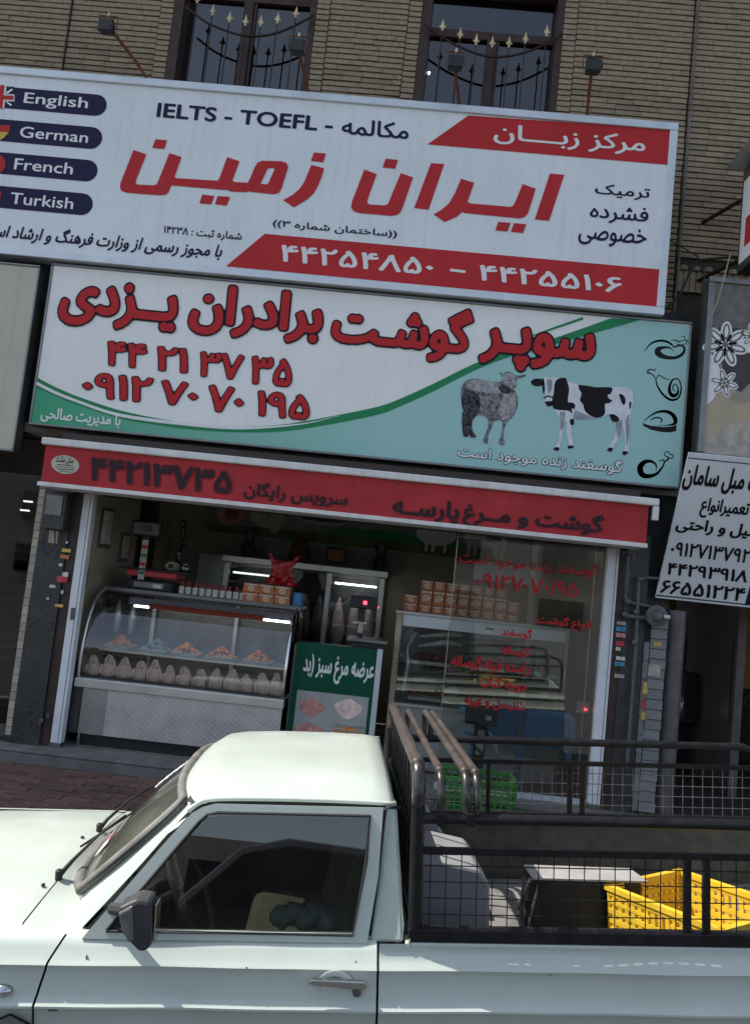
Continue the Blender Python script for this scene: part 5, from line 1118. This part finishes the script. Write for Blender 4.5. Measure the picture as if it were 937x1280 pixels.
# windscreen with seal
def ws(a, b):                                          # a across (-1..1), b up (0..1)
    yw = .575-.035*b; y = 3.5+yw*a; xb = -.80+.085*abs(a)**3; xt = -.425+.10*abs(a)**3
    bow = .02*math.sin(math.pi*b)
    return V((xb+(xt-xb)*b-bow*.6, y, 1.048+(1.395-1.048)*b+bow+.028*(1-a*a)*b))
def wsq(a, c):                                         # rounded corners
    return ws(a*math.sqrt(1-.2*c*c), .5+.5*c*math.sqrt(1-.2*a*a))
obj('windscreen', MB().grid(lambda u, v: wsq(2*u-1, 2*v-1), 20, 14), 'windscreen_glass', tk, smooth=True)
def loop_pts(n=14):
    L = []
    for i in range(n): L.append((-1+2*i/n, -1))
    for i in range(n): L.append((1, -1+2*i/n))
    for i in range(n): L.append((1-2*i/n, 1))
    for i in range(n): L.append((-1, 1-2*i/n))
    return L
def ring(u, v):
    L_ = loop_pts(); i = int(round(u*len(L_))) % len(L_); a, c = L_[i]; p = wsq(a*.985, c*.985); q = ws(a*1.06, .5+.5*c)
    return p.lerp(q, v)+V((.004, 0, -.004-(.012 if c > -.9 else .034)*v))
obj('windscreen_surround', MB().grid(ring, 56, 2), 'truck_paint', tk, smooth=True)
obj('windscreen_seal', MB().tube([wsq(a*.995, c*.99)+V((-.004, 0, .006)) for a, c in loop_pts()], .019, 8, closed=True), 'seal_grey', tk, smooth=True)
obj('seal_insert', MB().tube([wsq(a*1.02, c*1.03)+V((-.008, 0, .009)) for a, c in loop_pts()], .008, 6, closed=True), 'mirror_plastic', tk, smooth=True)
# cowl between bonnet and windscreen, out to the fender corners
def cowl(u, v):
    y = 2.80+1.40*v; s = max(-1, min(1, (y-3.5)/.63)); xr = hrear(max(2.873, min(4.127, y)))+.004 if abs(y-3.5) < .63 else -.861
    a = max(-1, min(1, (y-3.5)/.575)); w = ws(a*.97, .02); x1, z1 = w.x+.03, w.z-.018
    if abs(y-3.5) > .575: k = (abs(y-3.5)-.575)/.125; x1 = x1+(.03)*k; z1 = z1+(1.01-z1)*k
    z0 = hoodz(xr, y)-.003 if abs(y-3.5) < .63 else 1.028-.018*((abs(y-3.5)-.63)/.07)
    return V((xr+(x1-xr)*u, y, z0+(z1-z0)*u-.006*math.sin(math.pi*u)))
obj('cowl', MB().grid(cowl, 8, 32), 'truck_paint', tk, smooth=True)
for k, (b0, b1, c1) in enumerate((((-.845, 3.12, 1.075), (-.82, 3.16, 1.11), (-.70, 3.52, 1.165)), ((-.845, 3.62, 1.095), (-.825, 3.66, 1.125), (-.71, 4.0, 1.16)))):
    wp = obj('wiper', MB().tube([b0, b1, (V(b1)+V(c1))/2+V((-.012, 0, .018)), V(c1)+V((-.012, 0, .02))], [.011, .008, .006, .005], 6), 'rubber', tk, smooth=True)
    m_ = (V(b1)*.75+V(c1)*.25); obj('blade', MB().tube([m_+V((-.02, 0, .018)), V(c1)+V((.01, .06, .02))], [.005, .005], 6), 'black', wp)
    obj('pivot', MB().lathe([(.014, -.01), (.014, .02), (.008, .026)], b0, 10), 'rubber', wp)
for q in ((-.845, 3.06), (-.845, 3.5)): obj('washer_jet', MB().blob((q[0]-.035, q[1], hoodz(-.88, q[1])+.006), .008, .008, .006), 'rubber', tk)
# roof, gutter, pillars
def crown(y): s = abs((y-3.5)/.6); return .058*(1-s**4)
RX = [(-.435, 1.388), (-.42, 1.405), (-.395, 1.424), (-.35, 1.437), (-.27, 1.446), (-.1, 1.452), (.15, 1.452), (.3, 1.447), (.355, 1.44), (.38, 1.425), (.385, 1.405)]
def roof(u, v):
    i = int(round(u*(len(RX)-1))); x, z = RX[i]; y = 2.905+1.19*v; a = abs((y-3.5)/.595)
    if x < -.2: x += .115*a**3*(min(1, (-.2-x)/.2))
    c = crown(y)*(1 if 2 < i < 9 else .55+.1*min(i, 10-i))
    zz = z-.018+c
    if a > .93: zz -= .012*((a-.93)/.07)**2
    return V((x, y, zz))
obj('roof', MB().grid(roof, len(RX)-1, 30), 'truck_paint', tk, smooth=True)
for far in (False, True):
    g = (lambda y: 7-y) if far else (lambda y: y)
    gl = [(-.66, g(2.822), 1.02), (-.5, g(2.856), 1.20), (-.37, g(2.885), 1.355), (-.315, g(2.897), 1.408), (-.26, g(2.902), 1.424), (-.1, g(2.902), 1.430), (.15, g(2.902), 1.430), (.385, g(2.902), 1.424)]
    gp_ = [V(p) for p in smoothc(gl, 5)]
    obj('gutter', MB().tube(gp_[12:], .0085, 6), 'truck_paint', tk, smooth=True)
    obj('door_seal', MB().tube([p+V((.012, (.004 if not far else -.004), -.014)) for p in gp_]+[V((.345, g(2.895), 1.41)), V((.30, g(2.80), 1.02))], .007, 6), 'rubber', tk, smooth=True)
    # A pillar: between gutter line and windscreen edge
    def apil(u, v):
        p = gp_[int(round(u*20))]; a = 1 if far else -1; w = ws(a*(1.03 if far else 1.075), u*.97)+V((0, 0, -.012 if far else 0))
        q = p.lerp(w, v); return q+V((-.02, 0, .012))*math.sin(math.pi*v)*.3
    obj('front_pillar', MB().grid(apil, 20, 6), 'truck_paint', tk, smooth=True)
    # door window frame and glass, leaning inwards
    yw = lambda z: g(2.80+.095*(z-1.01)/.41)
    outer = [(-.648,1.0),(-.52,1.155),(-.40,1.30),(-.325,1.385),(-.29,1.405),(-.25,1.416),(.338,1.416),(.325,1.2),(.292,1.0)]
    inner = [(-.575,1.026),(-.47,1.155),(-.36,1.29),(-.30,1.362),(-.275,1.384),(-.24,1.391),(.296,1.391),(.285,1.25),(.246,1.026)]
    vs, fs = fill2d([outer, inner]); t_ = -.012 if not far else .012
    obj('window_frame', MB().add([V((a, yw(b)+t_, b)) for a, b in vs], fs), 'truck_paint', tk, solid=.02)
    obj('window_rubber', MB().tube([V((a, yw(b)+t_*1.9, b)) for a, b in [(x*.992+.0, z) for x, z in inner]], .0055, 6, closed=True), 'rubber', tk)
    vs, fs = fill2d([inner]); obj('side_window', MB().add([V((a, yw(b)+(.004 if not far else -.004), b)) for a, b in vs], fs), 'truck_glass', tk)
    # B pillar panel
    q = [V((.345, g(2.895), 1.421)), V((.388, g(2.902), 1.421)), V((.408, g(2.82), 1.16)), V((.416, g(2.79), 1.06)), V((.416, g(2.783), 1.0)), V((.302, g(2.79), 1.0)), V((.33, g(2.845), 1.2))]
    d_ = .1 if not far else -.1
    obj('rear_pillar', MB().prism(q, (0, d_, .0)), 'truck_paint', tk, bevel=.012)
    obj('mirror_base', MB().prism([(-.64, g(2.80), 1.01), (-.535, g(2.80), 1.01), (-.53, g(2.82), 1.12), (-.545, g(2.83), 1.14)], (0, -.014 if not far else .014, 0)), 'rubber', tk)
# cab rear wall with its window, interior
rw = obj('cab_rear_wall', MB().add([V(p) for p in ((.38, 2.91, 1.41), (.38, 4.09, 1.41), (.41, 4.2, .75), (.41, 2.8, .75), (.388, 3.0, 1.36), (.388, 4.0, 1.36), (.397, 4.05, 1.1), (.397, 2.95, 1.1))], [(0,1,5,4),(1,2,6,5),(2,3,7,6),(3,0,4,7)]), 'truck_paint', tk, solid=.012)
obj('rear_window', MB().add([V(p) for p in ((.388, 3.0, 1.36), (.388, 4.0, 1.36), (.397, 4.05, 1.1), (.397, 2.95, 1.1))], [(0,1,2,3)]), 'truck_glass', tk)
obj('cab_floor', MB().box(-.75, .38, 2.84, 4.16, .4, .43), 'dash', tk); obj('headlining', MB().grid(lambda u, v: V((-.36+.72*u, 2.95+1.1*v, 1.40+.04*math.sin(math.pi*v))), 4, 8), 'dash', tk)
obj('dashboard', MB().prism([(-.69, 2.93, .7), (-.69, 2.93, 1.0), (-.62, 2.93, 1.03), (-.50, 2.93, 1.02), (-.46, 2.93, .95), (-.47, 2.93, .7)], (0, 1.14, 0)), 'dash', tk, bevel=.02)
for far in (0, 1): obj('door_lining', MB().box(-.72, .32, *((2.80, 2.825) if not far else (4.175, 4.2)), .45, 1.0), 'dash', tk)
swc = V((-.36, 3.13, 1.04)); ax = V((-.82, 0, -.42)).normalized(); e1 = V((0, 1, 0)); e2 = ax.cross(e1)
sw = obj('steering_wheel', MB().tube([swc+(e1*math.cos(t)+e2*math.sin(t))*.185 for t in [2*math.pi*i/28 for i in range(28)]], .011, 6, closed=True), 'pipe', tk, smooth=True)
for t in (.3, 2.84, 4.71): obj('spoke', MB().tube([swc+ax*.03, swc+(e1*math.cos(t)+e2*math.sin(t))*.18], .009, 6), 'chrome', sw)
obj('column', MB().tube([swc+ax*.02, swc+ax*.2], .025, 8), 'dash', sw)
for k, y in enumerate((2.95, 3.55)):
    s_ = obj('seat', MB().box(-.2, .25, y, y+.48, .55, .72), 'seat_cream', tk, bevel=.05)
    obj('seat_back', MB().prism([(.12, y, .7), (.24, y, .7), (.36, y, 1.2), (.34, y, 1.27), (.28, y, 1.27), (.24, y, 1.2)], (0, .48, 0)), 'seat_cream', s_, bevel=.03)
obj('seat_belt', MB().add([V(p) for p in ((.30, 2.93, 1.36), (.34, 2.93, 1.36), (.20, 2.96, .95), (.16, 2.96, .95))], [(0,1,2,3)]), 'seat_cream', tk)
clm = MB()
for k in range(5): clm.blob((.0+.04*k, 2.98+.02*(k % 2), 1.0+.008*(k % 2)), .05, .06, .035, .25, 8, 5)
tag(obj('folded_cloth', clm, 'cloth_green', smooth=True), 'crumpled grey-green cloth on the door ledge inside the cab', 'cloth')
CAB_CLOTH = bpy.data.objects['folded_cloth']
# details on the near side
mr = obj('side_mirror', MB().prism([(-.50, 2.70, 1.165), (-.44, 2.70, 1.195), (-.395, 2.70, 1.19), (-.385, 2.70, 1.06), (-.40, 2.70, 1.04), (-.425, 2.70, 1.035), (-.48, 2.70, 1.09)], (0, -.085, -.004)), 'mirror_plastic', tk, bevel=.018)
obj('mirror_shell', MB().prism([(-.495, 2.71, 1.155), (-.45, 2.71, 1.18), (-.44, 2.71, 1.07), (-.455, 2.71, 1.065), (-.48, 2.71, 1.10)], (0, -.10, -.004)), 'shell_grey', mr, bevel=.02)
obj('mirror_glass', MB().box(-.384, -.380, 2.63, 2.695, 1.055, 1.17), 'chrome', mr); obj('mirror_arm', MB().tube([(-.56, 2.80, 1.09), (-.5, 2.74, 1.11), (-.45, 2.70, 1.12)], .02, 8), 'rubber', mr)
dh = obj('door_handle', MB().prism([(.10, 2.722, .905), (.115, 2.722, .918), (.285, 2.722, .912), (.295, 2.722, .9), (.285, 2.722, .886), (.25, 2.722, .889), (.12, 2.722, .899)], (0, -.018, 0)), 'chrome', tk, bevel=.003)
obj('handle_recess', MB().lathe([(.0, .003), (.035, .002), (.05, -.003), (.056, -.004), (.062, .002)], (.19, 2.7315, .885), 24, 'y', sx=1.05, sy=.9), 'truck_paint', dh, smooth=True)
obj('lock', MB().lathe([(.0, -.008), (.014, -.007), (.015, .004)], (.262, 2.726, .872), 12, 'y'), 'steel_dark', dh)
for x, z in ((.262, .748), (-.872, .862)): obj('key_lock' if x > 0 else 'side_repeater', MB().lathe([(.0, -.01), (.017, -.008), (.019, .004)], (x, 2.722, z), 14, 'y', sx=1 if x > 0 else 1.7), 'chrome', tk, smooth=True)
em = obj('fender_emblem', MB().prism([(-0.895, 2.7060, 0.776), (-0.835, 2.7060, 0.802), (-0.765, 2.7060, 0.770), (-0.770, 2.7060, 0.708), (-0.890, 2.7060, 0.708)], (0, -.002, 0)), 'print_black', tk)
obj('emblem_face', MB().prism([(-0.887, 2.7037, 0.772), (-0.835, 2.7037, 0.795), (-0.773, 2.7037, 0.767), (-0.778, 2.7037, 0.715), (-0.883, 2.7037, 0.715)], (0, -.0015, 0)), 'seal_grey', em)
vs, fs = decode('dl'); obj('lettering', MB().add([V((-.875+.085*a, 2.701, .716+.04*b)) for a, b in vs], fs), 'print_black', em)
obj('scratch', MB().box(-.72, -.69, 2.7075, 2.7085, .809, .813), 'mirror_plastic', DOOR)
for x, z, a, b in ((-.62, .955, .002, .010), (.255, .955, .002, .005), (-.1, .94, .003, .0015), (.9, .93, .003, .002)):
    yy = 2.72+interp(SEC, z)-.005; obj('paint_chip', MB().prism([(x+a*math.cos(t)*(1+.3*math.sin(3*t)), yy, z+b*math.sin(t)) for t in [2*math.pi*i/9 for i in range(9)]], (0, .006, 0)), 'seal_grey', tk)
# windscreen stickers and brushed writing
def wpatch(a0, a1, b0, b1, m, name, off=.006):
    return obj(name, MB().grid(lambda u, v: ws(a0+(a1-a0)*u, b0+(b1-b0)*v)+V((-off*.7, 0, off)), 3, 3), m, tk)
wpatch(-.5, -.2, .14, .27, 'label_white', 'sticker'); wpatch(-.38, -.28, .19, .29, 'sticker_red', 'sticker', .009)
wr = MB()
for k in range(9):
    b = .60+.035*k; wr.tube([ws(.05+.02*(k % 3), b)+V((-.008, 0, .01)), ws(.17-.03*(k % 2), b+.02)+V((-.008, 0, .01))], .0035, 5)
wr.tube([ws(.1, .58+.3*k/6)+V((-.008, 0, .01)) for k in range(7)], .003, 5)
obj('painted_writing', wr, 'print_white', tk)
# front, rear, wheels (outside the picture but part of the truck)
obj('nose', MB().box(-2.16, -2.08, 2.80, 4.2, .45, .93), 'truck_paint', tk, bevel=.03); gq = obj('grille', MB().box(-2.175, -2.161, 3.1, 3.9, .62, .86), 'rubber', tk)
for y in (2.96, 4.04): obj('headlight', MB().lathe([(.0, -.03), (.085, -.02), (.09, .0)], (-2.162, y, .74), 20, 'x'), 'alu_frame', tk, smooth=True)
obj('bumper', MB().box(-2.28, -2.18, 2.74, 4.26, .38, .5), 'steel_dark', tk, bevel=.02)
for x in (-1.42, 1.35):
    for y in (2.86, 4.14):
        wl_ = obj('wheel', MB().lathe([(.17, -.085), (.27, -.09), (.305, -.06), (.305, .06), (.27, .09), (.17, .085)], (x, y, .3), 28, 'y'), 'rubber', tk, auto=40)
        obj('rim', MB().lathe([(.0, -.05), (.06, -.06), (.12, -.03), (.17, -.07), (.172, .07), (.0, .06)], (x, y, .3), 20, 'y'), 'steel_dark', wl_, auto=40)
# bed
obj('bed_floor', MB().box(.43, 2.42, 2.80, 4.2, .70, .72), 'bed_floor', tk)
for a, b in ((2.79, 2.81), (4.19, 4.21)): obj('bed_lining', MB().box(.42, 2.44, a, b, .721, 1.0), 'bed_paint', tk)
obj('bed_rail', MB().box(.42, 2.45, 2.765, 2.83, .995, 1.01), 'truck_paint', tk, bevel=.004); obj('bed_rail', MB().box(.42, 2.45, 4.17, 4.235, .995, 1.01), 'bed_paint', tk, bevel=.004)
obj('tailgate', MB().box(2.43, 2.46, 2.8, 4.2, .5, 1.0), 'truck_paint', tk, bevel=.01); obj('bed_front', MB().box(.425, .445, 2.812, 4.188, .721, .99), 'bed_paint', tk)
# cage
cg = thing('steel_cage', 'black welded steel cage rack standing on the rims of the truck bed', 'cage', (0, 0, 0))
def cside(y, far):
    x1 = 2.42
    obj('bottom_rail', MB().box(.43, x1, y-.022, y+.022, 1.012, 1.052), 'black_paint', cg, bevel=.003)
    obj('top_rail', MB().tube([(.445, y, 1.41), (x1-.12, y, 1.41), (x1-.03, y, 1.38), (x1, y, 1.3), (x1, y, 1.05)], .019, 10), 'black_paint', cg, auto=50)
    obj('middle_rail', MB().box(.45, x1-.02, y-.009, y+.009, 1.292, 1.314), 'black_paint', cg)
    for x in (1.385, 1.452): obj('upright', MB().box(x-.011, x+.011, y-.010, y+.010, 1.053, 1.291), 'black_paint', cg)
    if far: obj('upright', MB().box(.95, .968, y-.010, y+.010, 1.053, 1.291), 'black_paint', cg)
    wm = MB(); x = .5
    while x < x1-.03: wm.tube([(x, y+.004, 1.053), (x, y+.004, 1.291)], .0021, 5); x += .053
    for k in range(4): z = 1.095+.053*k; wm.tube([(.45, y-.001, z), (x1-.02, y-.001, z)], .0021, 5)
    obj('wire_mesh', wm, 'black_paint' if not far else 'steel_dark', cg, kind='stuff')
cside(2.79, False); cside(4.2, True)
def hoop(x, r, z0, zt_, m='worn_tube'):
    L = [(x, 2.79, zt_-.13), (x, 2.792, zt_-.075), (x, 2.81, zt_-.03), (x, 2.845, zt_-.006), (x, 2.90, zt_), (x-.002, 3.5, zt_+.002), (x, 4.09, zt_-.002), (x, 4.15, zt_-.012), (x, 4.185, zt_-.04), (x, 4.2, zt_-.13)]
    obj('post', MB().tube([(x, 2.79, z0), (x, 2.79, zt_-.131)], r, 12), 'black_paint', cg, auto=50)
    c_ = smoothc(L, 4); obj('bend', MB().tube(c_[:15], r, 12), 'worn_black', cg, smooth=True); obj('hoop', MB().tube(c_[14:], r, 12), m, cg, smooth=True)
    obj('post', MB().tube([(x, 4.2, z0), (x, 4.2, zt_-.131)], r, 12), 'black_paint', cg, auto=50)
hoop(.452, .024, 1.03, 1.578); hoop(.53, .014, 1.41, 1.558); hoop(.618, .015, 1.41, 1.556); hoop(.655, .015, 1.41, 1.553)
for k in range(10): y = 2.93+.127*k; obj('head_bar', MB().tube([(.452, y, 1.03), (.452, y, 1.565)], .008, 8), 'black_paint', cg, auto=50)
for z in (1.05, 1.3): obj('head_rail', MB().tube([(.452, 2.81, z), (.452, 4.18, z)], .014, 8), 'black_paint', cg, auto=50)
for x in (.53, .63): obj('clamp', MB().box(x-.016, x+.016, 2.768, 2.812, 1.388, 1.434), 'black_paint', cg, bevel=.004)
obj('strap', MB().tube([(.44, 2.78, 1.05), (.43, 2.765, 1.0)], .004), 'cable_pale', cg)
# load
def slab(name, pts, y, d, m, label, cat, bev=.006):
    return tag(obj(name, MB().prism([(a, y, b) for a, b in pts], (0, d, 0)), m, bevel=bev), label, cat)
LOAD = []
LOAD.append(slab('shadow_edge_board', [(.50, .722), (.50, 1.24), (.545, 1.25), (.60, 1.17), (.70, 1.02), (.735, .93), (.74, .722)], 3.75, .12, 'grey_board', 'tall pale grey board cut to a slanted shadow edge at the front of the truck bed', 'board'))  # slanted outline is the border of light and shadow, built in as shape
LOAD.append(slab('foam_box', [(.48, .722), (.48, 1.122), (.60, 1.128), (.74, 1.10), (.785, 1.045), (.79, .722)], 3.2, .4, 'grey_board', 'pale grey box with a rounded corner behind the mesh, nearest the cab', 'box', .012))
tub = thing('lidded_tub', 'dark plastic tub with a pale flat lid in the middle of the truck bed', 'tub', (0, 0, 0)); LOAD.append(tub)
obj('body', MB().prism([(.98, 3.45, .722), (.995, 3.45, .985), (1.48, 3.45, .985), (1.50, 3.45, .722)], (0, .11, 0)), 'black', tub, bevel=.01)
obj('lid', MB().add([V(p) for p in ((1.01, 3.43, .987), (1.50, 3.43, .982), (1.47, 3.56, .99), (1.0, 3.56, .997), (1.01, 3.43, .995), (1.50, 3.43, .99), (1.47, 3.56, .998), (1.0, 3.56, 1.005))], [(0,1,2,3),(4,5,6,7),(0,4,5,1),(1,5,6,2),(2,6,7,3),(3,7,4,0)]), 'lid_grey', tub)
obj('rod', MB().tube([(.995, 3.41, 1.0), (.94, 3.39, .88)], .008), 'chrome', tub); obj('strut', MB().tube([(1.03, 3.42, .97), (.97, 3.40, .75)], .005), 'steel_dark', tub)
ca = crate('plastic_crate', .44, .55, .255, 'yellow_plastic', 'bright yellow plastic crate standing cornerwise in the truck bed under the mesh', (0, 0, 0), nx=13, nz=6, bw=.0095)
ca.matrix_world = Matrix.Translation((1.655, 3.27, .735)) @ Matrix.Rotation(R(27), 4, 'Z') @ Matrix.Rotation(R(-3), 4, 'X')
LOAD += [ca, CAB_CLOTH]
for o in [tk, cg]+LOAD: o.matrix_world = TM @ (o.matrix_world if o is ca else Matrix.Identity(4))

# ------------------------------------------------------------------ across the street (seen only as reflections)
ob = thing('building', 'plain rendered building across the street behind the camera', 'building', (0, -30, -1))
obj('wall', MB().box(-40, 40, -36, -30, -4, 5.6), 'wall_far', ob)
for k in range(10):
    for z in (0.2, 3.2): obj('window', MB().box(-27+5.8*k, -24.6+5.8*k, -29.99, -29.9, z, z+1.5), 'window_glass', ob)
vc = thing('parked_car', 'tall dark grey car parked across the street behind the camera', 'car', (0, -4, -.6))
body = [(-2.1,.35),(-2.15,.7),(-1.9,.88),(-1.0,.98),(-.45,1.38),(.0,1.47),(.9,1.45),(1.5,1.1),(1.75,1.0),(1.8,.5),(1.75,.35)]
obj('body', MB().prism([(x*1.15-.2, -5.4, z*1.62-.6) for x, z in body], (0, 1.8, 0)), 'car_grey', vc, bevel=.08)
obj('side_glass', MB().prism([(x*1.15-.2, -3.59, z*1.62-.6) for x, z in ((-.85,1.0),(-.4,1.33),(.0,1.4),(.8,1.38),(1.25,1.05))], (0, .008, 0)), 'black_gloss', vc)
for x in (-1.75, .85): obj('wheel', MB().lathe([(.0, -.1), (.3, -.09), (.3, .09), (.0, .1)], (x, -3.7, -.3), 20, 'y'), 'rubber', vc)
